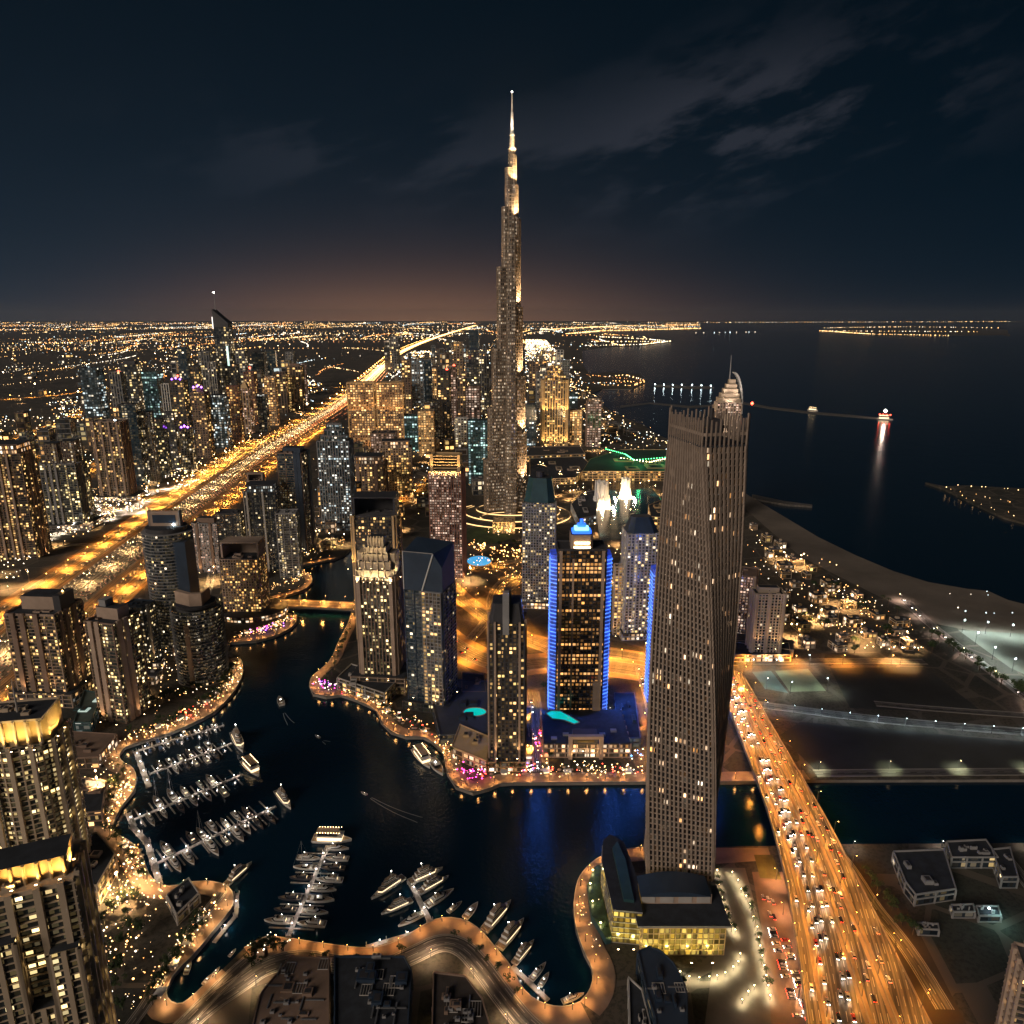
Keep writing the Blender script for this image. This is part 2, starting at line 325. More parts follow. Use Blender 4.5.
island([(752,500),(785,506),(812,508),(812,506.5),(785,503),(752,496)],'breakwater',ROCK)
island([(620,408),(650,404),(690,408),(740,405),(740,403.5),(690,406),(650,402.5),(620,406)],'breakwater',ROCK,-1.8)
# ---------------------------------------------------------------- roads
def roadmat(name,col,lane=3.6,width=14.0,marks=True):
    m=bpy.data.materials.new(name); m.use_nodes=True; t=NT(m.node_tree); b=t.n['Principled BSDF']
    uv=t.new('ShaderNodeUVMap',uv_map='uv'); s=t.new('ShaderNodeSeparateXYZ'); t.l.new(uv.outputs[0],s.inputs[0]); U,V=s.outputs[0],s.outputs[1]
    g=t.new('ShaderNodeNewGeometry').outputs['Position']
    base=t.mix(t.ramp(t.noise(g,.12,5,.65),.3,.7),tuple(c*.75 for c in col),tuple(c*1.3 for c in col))
    cbv=t.new('ShaderNodeCombineXYZ'); t.put(cbv.inputs[0],t.m('MULTIPLY',U,.55)); t.put(cbv.inputs[1],t.m('MULTIPLY',V,.006)); stv=t.noise(cbv.outputs[0],1.0,4,.65)
    base=t.mix(t.ramp(stv,.38,.62),tuple(c*.22 for c in col),tuple(c*1.9 for c in col))
    # worn wheel tracks run along each lane
    tr=t.m('ABSOLUTE',t.m('SUBTRACT',t.m('FRACT',t.m('DIVIDE',U,lane)),.5))
    base=t.mix(t.m('MULTIPLY',t.ramp(tr,.12,.3),.35),base,tuple(c*.6 for c in col))
    if marks:
        e=t.m('ABSOLUTE',t.m('SUBTRACT',t.m('FRACT',t.m('ADD',t.m('DIVIDE',U,lane),.5)),.5))
        ln=t.m('MULTIPLY',t.m('LESS_THAN',e,.045),t.m('LESS_THAN',t.m('FRACT',t.m('DIVIDE',V,12.0)),.55))
        ed=t.m('LESS_THAN',t.m('ABSOLUTE',t.m('SUBTRACT',t.m('ABSOLUTE',U),width/2-.8)),.16)
        base=t.mix(t.m('MULTIPLY',t.m('MAXIMUM',ln,ed),.55),base,(.62,.60,.55))
    t.l.new(base,b.inputs['Base Color']); b.inputs['Roughness'].default_value=.6
    return m
def ribbon_pts(pts,o0,o1):
    n=len(pts);L=[];Rr=[]
    for i in range(n):
        a=pts[max(0,i-1)];c=pts[min(n-1,i+1)]; d=(c-a); d.z=0
        if d.length<1e-6: d=Vector((1,0,0))
        d.normalize(); nr=Vector((d.y,-d.x,0)); L.append(pts[i]+nr*o0); Rr.append(pts[i]+nr*o1)
    return L,Rr
def ribbon(mb,pts,o0,o1,z,m,thick=0,skirt=None):
    A,Bb=ribbon_pts(pts,o0,o1); s=0
    for i in range(len(pts)-1):
        L=(pts[i+1]-pts[i]).length
        q=[(A[i].x,A[i].y,z),(Bb[i].x,Bb[i].y,z),(Bb[i+1].x,Bb[i+1].y,z),(A[i+1].x,A[i+1].y,z)]
        uv=[(o0,s),(o1,s),(o1,s+L),(o0,s+L)]
        mb.face(q,m,uv)
        if thick:
            for (p,q2) in ((A[i],A[i+1]),(Bb[i+1],Bb[i])):
                mb.face([(p.x,p.y,z-.02),(q2.x,q2.y,z-.02),(q2.x,q2.y,z-thick),(p.x,p.y,z-thick)],skirt)
            mb.face([(A[i].x,A[i].y,z-thick),(A[i+1].x,A[i+1].y,z-thick),(Bb[i+1].x,Bb[i+1].y,z-thick),(Bb[i].x,Bb[i].y,z-thick)],skirt)
        s+=L
ASPH=(.085,.080,.076)
KERB=mat('kerb concrete',(.30,.28,.26),.8)
PAVE=mat('promenade paving',(.24,.17,.125),.7,var=.25,vs=.06)
VERGE=mat('sandy verge',(.26,.19,.12),.95,var=.35,vs=.03)
GRASS=mat('short grass',(.045,.075,.022),.95,var=.4,vs=.05)
_rz=[.10]
def road(px,width,z=None,lane=3.6,marks=True,name='road',kerb=True,sm=2,world=None):
    pts=smooth(world if world else PL(px,0),sm)
    if z is None: _rz[0]+=.012; z=_rz[0]
    m=roadmat('asphalt with lane markings %dm'%int(width),ASPH,lane,width,marks) if ('r',int(width),marks) not in _mc else _mc[('r',int(width),marks)]
    _mc[('r',int(width),marks)]=m
    mb=MB(); ribbon(mb,pts,-width/2,width/2,z,m)
    if kerb:
        ribbon(mb,pts,-width/2-.5,-width/2-.02,z+.13,KERB,.3,KERB); ribbon(mb,pts,width/2+.02,width/2+.5,z+.13,KERB,.3,KERB)
    mb.build(name,kind='structure'); return pts
def along(pts,step,off=0,start=0):
    """positions every step metres, with heading"""
    out=[];acc=start
    A,_=ribbon_pts(pts,off,off)
    for i in range(len(pts)-1):
        d=A[i+1]-A[i];L=d.length
        if L<1e-6: continue
        while acc<=L:
            p=A[i]+d*(acc/L); out.append((p,math.atan2(d.y,d.x))); acc+=step
        acc-=L
    return out
# ---------------------------------------------------------------- lamps
LK=8.0
SOD=(1,.37,.05)
def make_lamp(label,group,h,arm,col,key,energy,head=1.0,double=False,cone=155,name='street_lamp'):
    energy*=LK
    r=thing(name,label,'street lamp',(0,0,-500),0,group)
    mb=MB(); mb.cyl((0,0,0),.22,h,DARKM,6,.12); mb.build('pole',r)
    for s in ((1,-1) if double else (1,)):
        if arm:
            mb=MB(); mb.tube([(0,0,h-.2),(arm*s,0,h+.3)],.09,DARKM,5); mb.build('arm',r)
        mb=MB(); mb.box((arm*s,0,h+.35),(head*.9,head*.5,.14),DARKM); lh=mb.build('lamp_head',r); mb=MB(); mb.octa((arm*s,0,h+.12),head*.42,LAMPMAT[key]); mb.build('lamp_glass',lh)
    plight((0,0,h-.6),energy,col,r,.6,kind='SPOT',cone=cone)
    return r
LAMPS={}
def lamps(kind,spots,label,group,h=11,arm=2.2,col=SOD,key='sod',energy=40000,head=1.0,double=False,skipwater=False,cone=155):
    nm_={'br':'bridge_lamp','mb':'bridge_lamp','prW':'promenade_lamp','prO':'promenade_lamp','fc':'globe_lamp','cp':'car_park_lamp','pit':'floodlight_mast','yard':'floodlight_mast','hwF':'mast_lamp','hwF2':'mast_lamp'}.get(kind,'street_lamp')
    base=LAMPS.get(kind)
    if base is None: base=LAMPS[kind]=make_lamp(label,group,h,arm,col,key,energy,head,double,cone,nm_); used=False
    else: used=True
    first=not used
    for p,a in spots:
        if skipwater and not onland(p.x,p.y): continue
        if first: base.location=p; base.rotation_euler=(0,0,a-math.pi/2); first=False
        else: dup(base,p,a-math.pi/2,label,group)
HVERGE=roadmat('sandy highway verge with hedges',(.20,.14,.085),3.6,400,False)
# ---- wide city highway
HW=[(-90,730),(0,660),(60,604),(140,545),(175,517),(256,458),(318,420),(350,399),(372,378),(398,352),(440,336),(476,325.5)]
hw=smooth(PL(HW),2)
mb=MB(); ribbon(mb,hw,-84,84,.06,HVERGE); mb.build('verge',kind='structure')
for o,wd,nm in ((-15.5,26,'highway'),(15.5,26,'highway'),(-46,14,'service_road'),(48,14,'service_road'),(70,11,'service_road'),(-68,11,'service_road')):
    A,_=ribbon_pts(hw,o,o); road(None,wd,world=A,sm=0,name=nm)
A,_=ribbon_pts(hw,0,0); mb=MB(); ribbon(mb,A,-.5,.5,1.1,KERB,1.1,KERB); o=mb.build('median_barrier',label='low concrete barrier along the middle of the wide orange highway',cat='barrier')
sp=along(hw,62,-60,20)
near=[q for q in sp if q[0].y<2600]; far=[q for q in along(hw,190,-60,20) if 2600<=q[0].y<14000]
lamps('hwA',near,'orange street lamp on the inland edge of the wide city highway','lamps along the wide city highway',14,3,SOD,'sod',20000,1.6)
near2=[(p,a+math.pi) for p,a in along(hw,62,62,50) if p.y<2600]
lamps('hwA',near2,'orange street lamp on the marina edge of the wide city highway','lamps along the wide city highway',14,3,SOD,'sod',20000,1.6)
lamps('hwF',far,'far orange street lamp where the highway fades into the city','far lamps along the city highway',22,4,SOD,'sod',45000,7)
lamps('hwM',[q for q in along(hw,75,0,10) if q[0].y<2600],'added twin headed lamp on the median of the wide city highway','added median lamps of the city highway',15,4,(1,.58,.22),'warm',13000,1.6,True)  # added median lamps, their glow stands in for headlight illumination
# side branch going left behind the golden twin blocks
br=road([(372,386),(340,387),(306,388),(270,392),(235,402)],16)
lamps('hwF2',[q for q in along(br,160,14,10)],'orange street lamp on the branch road left of the golden twin blocks','lamps on the branch road',18,3,SOD,'sod',34000,4)
br2=road([(330,432),(370,420),(410,470),(440,480)],16)
for i,q in enumerate(([(-40,455),(0,443),(45,428),(95,406)],[(-40,402),(40,397),(110,388)],[(10,530),(30,505),(70,478),(110,458),(150,440)],[(-40,478),(20,462),(60,450)],[(150,500),(190,480),(250,440)])):
    q=road(q,12); lamps('hwF2',along(q,90,10,10),'orange street lamp on the back streets inland of the wide highway','lamps on the back streets')
# ---- rear road and interchange behind the centre towers
ROADS=[([(735,705),(715,690),(690,680),(640,670),(590,664),(545,662),(505,668),(470,655),(440,636),(418,612)],26),
 ([(700,668),(640,657),(590,650),(550,645),(510,632),(478,611),(455,592),(440,575)],18),
 ([(560,655),(520,640),(497,622),(490,604),(497,586),(515,574),(545,566),(600,562)],14),
 ([(470,640),(486,622),(500,596),(520,580),(548,572)],12),
 ([(440,560),(470,570),(505,562),(540,560),(600,550)],14),
 ([(372,515),(400,500),(412,488),(440,470),(455,462)],16),
 ([(100,690),(135,650),(165,622),(205,610),(240,606)],14),
 ([(640,668),(650,700),(655,730),(662,765)],10),
 ([(735,662),(800,662),(850,661),(925,662)],12),
 ([(532,692),(536,715),(539,745),(541,772)],13),
 ([(100,545),(60,545),(0,560),(-40,575)],12),([(200,520),(215,545),(212,575),(205,600)],10)]
rr=[]
for px,wd in ROADS: rr.append(road(px,wd))
mb=MB(); ribbon(mb,rr[0],-24,24,.065,VERGE); ribbon(mb,rr[1],-14,14,.07,VERGE); mb.build('verge',kind='structure')
for i,lab in ((0,'orange street lamp beside the wide road behind the blue lit tower'),(1,'orange street lamp on the upper road behind the blue lit tower'),(2,'orange street lamp on the looping ramp in front of the tallest tower'),(4,'orange street lamp on the boulevard in front of the tallest tower'),(5,'orange street lamp on the road left of the gold crowned tower'),(7,'orange street lamp on the lane left of the twisted tower'),(8,'orange street lamp on the road right of the twisted tower'),(9,'orange street lamp on the street left of the blue lit tower')):
    wd=ROADS[i][1]; lamps('int',along(rr[i],52,wd/2+1.5,10),lab,'lamps on the roads behind the marina',12,2.5,SOD,'sod',7500,1.5,skipwater=True)
    if wd>=18: lamps('int',[(p,a+math.pi) for p,a in along(rr[i],52,-wd/2-1.5,30)],lab,'lamps on the roads behind the marina',12,2.5,SOD,'sod',7500,1.5,skipwater=True)
# ---- curved elevated highway on the right
LE=[(716,668),(722,690),(735,725),(752,768),(768,812),(778,848),(788,888),(793,923),(799,960),(806,1018),(818,1100)]
RE=[(742,672),(753,692),(775,730),(797,768),(820,806),(843,848),(863,888),(884,928),(905,970),(932,1024),(975,1100)]
DZ=9.0
Lp=smooth(PL(LE,DZ),2); Rp=smooth(PL(RE,DZ),2)
def between(u): return [a.lerp(b_,u) for a,b_ in zip(Lp,Rp)]
BR=mat('bridge concrete',(.26,.22,.18),.8,var=.2)
root=thing('highway_bridge','broad curved highway bridge crossing the canal right of the twisted tower','bridge',(0,0,0))
mroad=roadmat('asphalt bridge deck',(.10,.085,.07),3.5,500,True)
mb=MB(); s=0
for i in range(len(Lp)-1):
    a,b_,c_,d_=Lp[i],Rp[i],Rp[i+1],Lp[i+1]; L=(d_-a).length; w0=(b_-a).length; w1_=(c_-d_).length
    mb.face([a,b_,c_,d_],mroad,[(0,s),(w0,s),(w1_,s+L),(0,s+L)])
    s+=L
mb.build('deck',root)
mb=MB()
for i in range(len(Lp)-1):
    a,b_,c_,d_=Lp[i],Rp[i],Rp[i+1],Lp[i+1]; dz=Vector((0,0,2.0)); e=Vector((0,0,.02))
    mb.face([a-e,d_-e,d_-dz,a-dz],BR); mb.face([c_-e,b_-e,b_-dz,c_-dz],BR); mb.face([a-dz,d_-dz,c_-dz,b_-dz],BR)
mb.build('girder',root)
for u in (.012,.16,.50,.72,.985):
    mb=MB(); q=between(u); ribbon(mb,q,-.35,.35,DZ+1.1,BR,1.2,BR); mb.build('barrier',root)
mb=MB()
for u in (.16,.50,.72): q=between(u); ribbon(mb,q,-2.4,-.36,DZ+.2,VERGE,.2,BR); ribbon(mb,q,.36,2.4,DZ+.2,VERGE,.2,BR)
mb.build('verge_strip',root)
for u in (.25,.75):
    for p,a in along(between(u),45,0,15):
        mb=MB(); mb.box((p.x,p.y,2.0),(2.2,6,10),BR,a); mb.build('bridge_pier',root)
for u,k in ((.015,0),(.16,1),(.5,0),(.72,1),(.98,0)):
    lamps('br',[(p,a+(0 if u<.9 else math.pi)) for p,a in along(between(u),34,0,8+17*k)],['orange street lamp on the outer parapets of the curved highway bridge','orange street lamp on the dividing strips of the curved highway bridge'][k],'lamps on the curved highway bridge',10,2,(1,.38,.05),'sod',1500,.9)
# ramp right of it and access road
ramp=road([(835,850),(852,872),(872,905),(893,930),(915,960),(945,1010)],9)
lamps('int2',along(ramp,38,5.5,5),'orange street lamp on the ramp right of the curved highway bridge','lamps on the ramp',9,1.8,SOD,'sod',1300,.8)
# ---- marina bridge
mb=MB(); bpts=[P(258,603,5),P(300,603.5,5),P(352,606,5),P(372,609,5)]
root=thing('road_bridge','low orange lit road bridge crossing the narrow marina channel','bridge',(0,0,0))
ribbon(mb,bpts,-11,11,5,roadmat('asphalt small bridge',ASPH,3.5,22)); mb.build('deck',root)
mb=MB(); 
for o in (-11.4,11): ribbon(mb,bpts,o,o+.4,6,BR,3,BR)
ribbon(mb,bpts,-11,11,4.3,BR,1.2,BR); mb.build('girder',root)
lamps('mb',along(bpts,26,10,8)+[(p,a+math.pi) for p,a in along(bpts,26,-10,8)],'orange street lamp on the low bridge over the marina channel','lamps on the marina bridge',8,1.5,(1,.40,.08),'sod',4200,.9)
# ---- promenades: a paved band along the marina edge with lamps
def shore(i0,i1): 
    n=len(W1); idx=[i%n for i in range(i0,i1+1)]; return PL([W1[i] for i in idx])
def find(p): return W1.index(p)
PROMS=[('east bank of the marina',find((352,603)),find((443,752)),11),('round plaza and the canal front below the blue lit tower',find((443,752)),find((810,780)),13),
 ('round bank under the twisted tower',find((712,847)),find((580,1002)),13),('curved promenade along the lower edge of the marina',find((580,1002)),find((244,948)),16),
 ('hooked quay at the lower left of the marina',find((222,970)),find((147,868)),12),('west bank beside the long pontoons',find((147,868)),find((144,741)),13),
 ('promenade below the round balconied towers',find((144,741)),find((240,657)),16),('orange terraces north of the marina bridge',find((230,643)),find((297,615)),12),('terraces beside the upper channel',find((266,601)),len(W1)+2,10)]
for nm,i0,i1,wd in PROMS:
    pts=smooth(shore(i0,i1),1); mb=MB()
    # inland side is on the left of travel round the water outline; test it
    A,_=ribbon_pts(pts,4,4); k=sum(onland(p.x,p.y) for p in A); s=1 if k>len(A)/2 else -1
    _rz[0]+=.012
    if s>0: ribbon(mb,pts,.0,wd,_rz[0],PAVE); ribbon(mb,pts,0,.6,_rz[0]+.25,KERB,.4,KERB)
    else: ribbon(mb,pts,-wd,0,_rz[0],PAVE); ribbon(mb,pts,-.6,0,_rz[0]+.25,KERB,.4,KERB)
    mb.build('promenade',kind='structure')
    warm=nm.startswith(('promenade below','west','hooked'))
    lamps('prW' if warm else 'prO',[(p,a+(math.pi if s<0 else 0)) for p,a in along(pts,15,3.0*s,6)],'slim promenade lamp on the '+nm,'lamps along the marina promenades',5.5,.8,(1,.56,.22) if warm else (1,.46,.13),'warm' if warm else 'sod',400 if warm else 330,.7,cone=150)
# marina edge roads behind the promenade
rb=road([(120,1090),(160,1050),(205,1008),(240,985),(266,966),(300,958),(340,966),(385,968),(415,955),(440,942),(462,946),(482,968),(505,1000),(530,1030),(560,1050),(600,1060)],12)
lamps('rb',along(rb,34,7.5,5),'warm street lamp on the winding road below the marina','lamps on the winding marina road',8,1.5,(1,.66,.36),'warm',1500,.8)
rb2=road([(150,1060),(196,1012),(232,975),(252,958)],8)
rc=road([(128,1030),(150,1000),(170,960),(196,925),(215,902),(222,893)],6)
# right hand district
r5=road([(905,600),(930,625),(965,652),(1000,678),(1060,722)],12)
r6=road([(735,702),(790,709),(850,717),(940,726),(1060,735)],12)
r7=road([(875,704),(940,710),(1060,718)],9)
r8=road([(815,774),(900,773),(1060,772)],9)
lamps('co',along(r5,55,7,5),'pink white street lamp on the beach road at right','lamps on the beach road',10,2,(1,.70,.55),'warm',2000,1.2)
lamps('r6',along(r6,24,7,5),'cool white street lamp on the long straight road across the vacant plots','lamps on the straight road',9,2,CLD,'cool',500,1.0)
lamps('r8',along(r8,58,-5,5),'pale green street lamp on the north bank of the right hand canal','lamps on the north canal bank',9,2,(.95,1,.6),'warm',900,.9,cone=125)
lamps('r9',along(PL([(846,849),(1060,848)]),62,0,5),'dim white lamp on the south bank of the right hand canal','lamps on the south canal bank',7,1,NEU,'white',300,.6)
r10=road([(1000,850),(1024,880),(1060,930)],7)
# ================================================================ towers
def rect(w,d,cx=0,cy=0): return [(cx-w/2,cy-d/2),(cx+w/2,cy-d/2),(cx+w/2,cy+d/2),(cx-w/2,cy+d/2)]
def oval(w,d,n=28,cx=0,cy=0): return [(cx+w/2*math.cos(2*math.pi*i/n-math.pi/2),cy+d/2*math.sin(2*math.pi*i/n-math.pi/2)) for i in range(n)]
def bow(w,d,b,n=8): # rectangle whose front bulges
    f=[(-w/2+w*i/n,-d/2+b-b*(1-(2*i/n-1)**2)-0) for i in range(n+1)]
    return f+[(w/2,d/2),(-w/2,d/2)]
def cham(w,d,c): a,b=w/2,d/2; return [(-a+c,-b),(a-c,-b),(a,-b+c),(a,b-c),(a-c,b),(-a+c,b),(-a,b-c),(-a,-b+c)]
def grow(pts,o):
    n=len(pts); out=[]
    for i in range(n):
        p=Vector(pts[i]);a=(p-Vector(pts[i-1]));b=(Vector(pts[(i+1)%n])-p)
        na=Vector((a.y,-a.x)).normalized(); nb=Vector((b.y,-b.x)).normalized(); q=(na+nb); q=q/max(.3,q.length_squared)*2
        out.append((p.x+q.x*o,p.y+q.y*o))
    return out
def slabs(mb,pts,z0,z1,fh,o,t,m,every=1):
    n=int((z1-z0)/fh); q=grow(pts,o)
    for i in range(0,n+1,every):
        z=z0+i*fh; mb.prism(q,z-t/2,z+t/2,m)
def piers(mb,pts,z0,z1,bay,wd,o,m,skip=None,every=1):
    n=len(pts)
    for i in range(n):
        a,b=Vector(pts[i]),Vector(pts[(i+1)%n]); L=(b-a).length; nb=max(1,round(L/bay)); d=(b-a)/L; nr=Vector((d.y,-d.x)); ang=math.atan2(d.y,d.x)
        for k in range(0,nb+1,every):
            c=a+d*(L*k/nb)+nr*(o/2-.1)
            mb.box((c.x,c.y,(z0+z1)/2),(wd,o+.2,z1-z0),m,ang)
def pointbands(mb,w,d,z0,z1,m,us=(.22,.78),bw=.11,o=1.6,sides=True):
    for u in us:
        x=-w/2+w*u
        for s in (-1,1): mb.box((x,s*(d/2+o/2-.05),(z0+z1)/2),(w*bw,o,z1-z0),m)
        if sides:
            y=-d/2+d*u
            for s in (-1,1): mb.box((s*(w/2+o/2-.05),y,(z0+z1)/2),(o,d*bw,z1-z0),m)
def roofkit(root,w,d,z,m=ROOF,seed=1,par=CON['grey'],poly=None,h=1.4):
    r=random.Random(seed); mb=MB(); pts=poly or rect(w,d)
    mb.face([(p[0],p[1],z+.03) for p in pts],m); mb.build('roof',root)
    mb=MB(); q=grow(pts,.25); q2=grow(pts,-.35); n=len(pts)
    for i in range(n):
        j=(i+1)%n; a,b,c,e=q[i],q[j],q2[j],q2[i]
        mb.face([(*a,z),(*b,z),(*b,z+h),(*a,z+h)],par); mb.face([(*a,z+h),(*b,z+h),(*c,z+h),(*e,z+h)],par); mb.face([(*c,z),(*e,z),(*e,z+h),(*c,z+h)],par)
    mb.build('parapet',root)
    for k in range(r.randint(3,7)):
        sx,sy,sz=r.uniform(.05,.20)*w,r.uniform(.06,.18)*d,r.uniform(1.0,3.2)
        mb=MB(); x,y=r.uniform(-.32,.32)*w,r.uniform(-.32,.32)*d; mb.box((x,y,z+.04+sz/2),(sx,sy,sz),par); mb.box((x,y,z+.1+sz),(sx*.6,sy*.6,.4),DARKM); mb.build('rooftop_unit',root)
def podium(root,w,d,h,wall,gl,seed):
    mb=MB(); mb.glass(rect(w,d),0,h,GL[gl],4.2,5,seed); pg=mb.build('podium_glazing',root)
    mb=MB(); slabs(mb,rect(w,d),0.3,h,4.2,.5,.7,wall); piers(mb,rect(w,d),0,h,9,1.0,.7,wall); mb.face([(p[0],p[1],h+.4) for p in rect(w,d)],ROOF); pg.parent=mb.build('podium',root)
_seed=[0]; ADDED_UPLIT=[]
def tower(label,tx,ty,by,wpx,asp=1.0,rot=0,kind='slab',wall='tan',gl='warm',fh=3.6,bay=4.0,crown=None,pod=None,shape='rect',lod=None,band=None,cat='tower',name='tower',spire=0,group=None,us=(.22,.78),bw=.11,beacon=None,hid=0):
    _seed[0]+=1; sd=_seed[0]
    bx=tx+(512-tx)*(by-ty)/(NAD-ty); g=P(bx,by); fw=fdist(g)
    # size from the picture
    g0=g; W_=wpx*fw/F; c=abs(math.cos(rad(rot))); s=abs(math.sin(rad(rot))); 
    view=math.atan2(g.x,g.y); c=abs(math.cos(rad(rot)+view)); s=abs(math.sin(rad(rot)+view))
    Yt=g.y
    for _ in range(3):
        z=topz(Yt,ty); ft=Yt*CT-(z-H)*ST; Wm=wpx*ft/F
        w_=Wm/(c+asp*s) if shape!='round' else Wm
        d_=w_*asp; dir_=Vector((g0.x,g0.y)).normalized(); Cc=Vector((g0.x,g0.y))+dir_*(d_*c+w_*s)*.5*(0.9 if not hid else .5); Yt=Cc.y
    h=topz(Cc.y,ty); w,d=w_,d_
    dist=ft; ppm=F/dist
    if ppm*fh<2.4: k=2.4/(ppm*fh); fh=fh*k; bay=max(bay,2.6/ppm)
    root=thing(name,label,cat,(Cc.x,Cc.y,0),rad(rot),group)
    if by>556 and name=='tower' and 'lower right' not in label: ADDED_UPLIT.append((root,w_,d_,h,bool(pod)))
    wl=CON[wall]; glm=GL[gl]
    pts={'rect':rect(w,d),'round':oval(w,d),'cham':cham(w,d,w*.2),'bow':bow(w,d,d*.25)}[shape]
    zc=0
    if pod: podium(root,w*pod[0],d*pod[1],pod[2],CON[pod[3]] if len(pod)>3 else wl,pod[4] if len(pod)>4 else 'shop',sd); zc=pod[2]
    mb=MB(); mb.glass(pts,zc,h,glm,fh,bay,sd); mb.build('glazing',root)
    mb=MB()
    if kind=='slab': slabs(mb,pts,zc,h,fh,.9,.42*fh/3.6,wl); piers(mb,pts,zc,h,bay*3,.9,.7,wl)
    elif kind=='grid': slabs(mb,pts,zc,h,fh,.25,.9*fh/3.6,wl); piers(mb,pts,zc,h,bay,1.3*bay/4,.45,wl)
    elif kind=='fins': slabs(mb,pts,zc,h,fh*4,.2,.8,wl); piers(mb,pts,zc,h,bay,.30*bay,1.0,wl)
    elif kind=='glass': slabs(mb,pts,zc,h,fh*2,.08,.35,wl); piers(mb,pts,zc,h,bay*2,.3,.15,wl)
    elif kind=='round': slabs(mb,pts,zc,h,fh,1.3,.55,wl)
    mb.build('facade_frame',root)
    if band:
        mb=MB(); pointbands(mb,w,d,zc,h+2,CON[band],us,bw,1.4+.02*w); mb.build('pier_band',root)
    zt=h
    if crown!='none': roofkit(root,w,d,h,ROOF if sd%3 else ROOF2,sd,wl,pts)
    if crown=='box':
        k=w*.2; mb=MB(); mb.prism(rect(w*.72,d*.5,0,d*.08),h,h+k,CON[band or wall]); mb.face([(p[0],p[1],h+k+.02) for p in rect(w*.66,d*.44,0,d*.08)],ROOF); mb.build('crown',root)
    elif crown=='frame':
        k=w*.42; mb=MB()
        for x in (-w/2+1,w/2-1): mb.box((x,d*.1,h+k/2),(2.2,d*.8,k),wl)
        mb.box((0,d*.5-1.2,h+k/2),(w-4.4,1.6,k-.2),wl); mb.box((0,d*.1,h+k+.6),(w+.4,d*.8+.4,1.2),wl); mb.build('crown',root)
    elif crown=='step':
        z=h; ww,dd=w*.8,d*.8; mb=MB(); mg_=MB()
        for i in range(3):
            k=w*.18; mg_.glass(rect(ww,dd),z,z+k,glm,fh,bay,sd+i); mb.prism(rect(ww+.6,dd+.6),z+k-1,z+k,wl); piers(mb,rect(ww,dd),z,z+k,bay*1.5,1,.5,wl); z+=k; ww*=.72; dd*=.72
        o=mb.build('crown',root); mg_.build('crown_glazing',o); zt=z
    elif crown=='slant':
        k=w*.75; mb=MB(); a,b=w/2,d/2
        v=[(-a,-b,h),(a,-b,h),(a,b,h),(-a,b,h),(-a,-b,h+k),(a,-b,h+k*.25),(a,b,h+k*.25),(-a,b,h+k)]
        mb.raw(v,[(0,1,5,4),(1,2,6,5),(2,3,7,6),(3,0,4,7),(4,5,6,7)],wl); mb.build('crown',root); zt=h+k
    elif crown=='light':
        k=w*.22; q=rect(w*.84,d*.84); mb=MB(); piers(mb,q,h,h+k,bay,bay*.3,.5,wl); mb.prism(rect(w*.92,d*.92),h+k+.01,h+k+1.4,wl,capm=ROOF); mb.prism(grow(q,.3),h+k*.5-.5,h+k*.5+.5,wl); o=mb.build('crown',root); mb=MB(); mb.glass(q,h,h+k,GL['cshop' if gl in('cool','navy','teal','dark') else 'shop'],k/2,bay,sd); mb.build('crown_glazing',o); zt=h+k
    elif crown=='drum':
        k=w*.3; mb=MB(); mb.prism(oval(w*.55,d*.55,20),h,h+k,wl); mb.prism(oval(w*.66,d*.66,20),h+k+.01,h+k+1.2,wl); mb.build('crown',root); zt=h+k
    elif crown=='pyramid':
        k=w*.9; mb=MB(); mb.prism(rect(w*.9,d*.9),h+.2,h+k,wl,pts2=rect(w*.04,d*.04)); mb.build('crown',root); zt=h+k
    if spire:
        s_=spire/ppm; mb=MB(); mb.cyl((0,0,zt-1),max(.5,w*.03),s_,STEEL,8,.2); mb.build('spire',root)
        if beacon: mb=MB(); mb.octa((0,0,zt+s_),1.3/ppm,LAMPMAT[beacon]); mb.build('beacon',root)
    elif beacon:
        mb=MB(); mb.octa((w*.3,-d*.3,zt+2.5),1.3/ppm,LAMPMAT[beacon]); mb.build('beacon',root)
    return root,w,d,h,zt,Vector((Cc.x,Cc.y,0))
def local(root,x,y,z): return (root.matrix_basis@Vector((x,y,z)))
def floods(root,spots,energy,col,cone=110,name='floodlight',tilt=25,key='warm'):
    energy*=3.0
    """small flood lamps that stand off the facade and shine up it; spots = (x,y,z,outward angle)"""
    for x,y,z,a in spots:
        mb=MB(); mb.box((0,0,0),(1.2,.6,.5),DARKM); mb.face([(-.5,-.25,.26),(.5,-.25,.26),(.5,.25,.26),(-.5,.25,.26)],LAMPMAT[key]); o=mb.build(name,root); o.location=(x,y,z)
        # aim upward, leaning back toward the wall
        q=Matrix.Rotation(a,4,'Z')@Matrix.Rotation(rad(180-tilt),4,'Y')
        l=plight((0,0,.5),energy,col,o,.8,kind='SPOT',cone=cone); l.rotation_euler=q.to_euler()
def ringspots(w,d,z,off,n,sides='FLRB'):
    out=[]
    for i in range(n):
        u=(i+.5)/n-.5
        if 'F' in sides: out.append((u*w,-d/2-off,z,rad(-90)))
        if 'B' in sides: out.append((u*w,d/2+off,z,rad(90)))
        if 'L' in sides: out.append((-w/2-off,u*d,z,rad(180)))
        if 'R' in sides: out.append((w/2+off,u*d,z,0))
    return out
T=tower
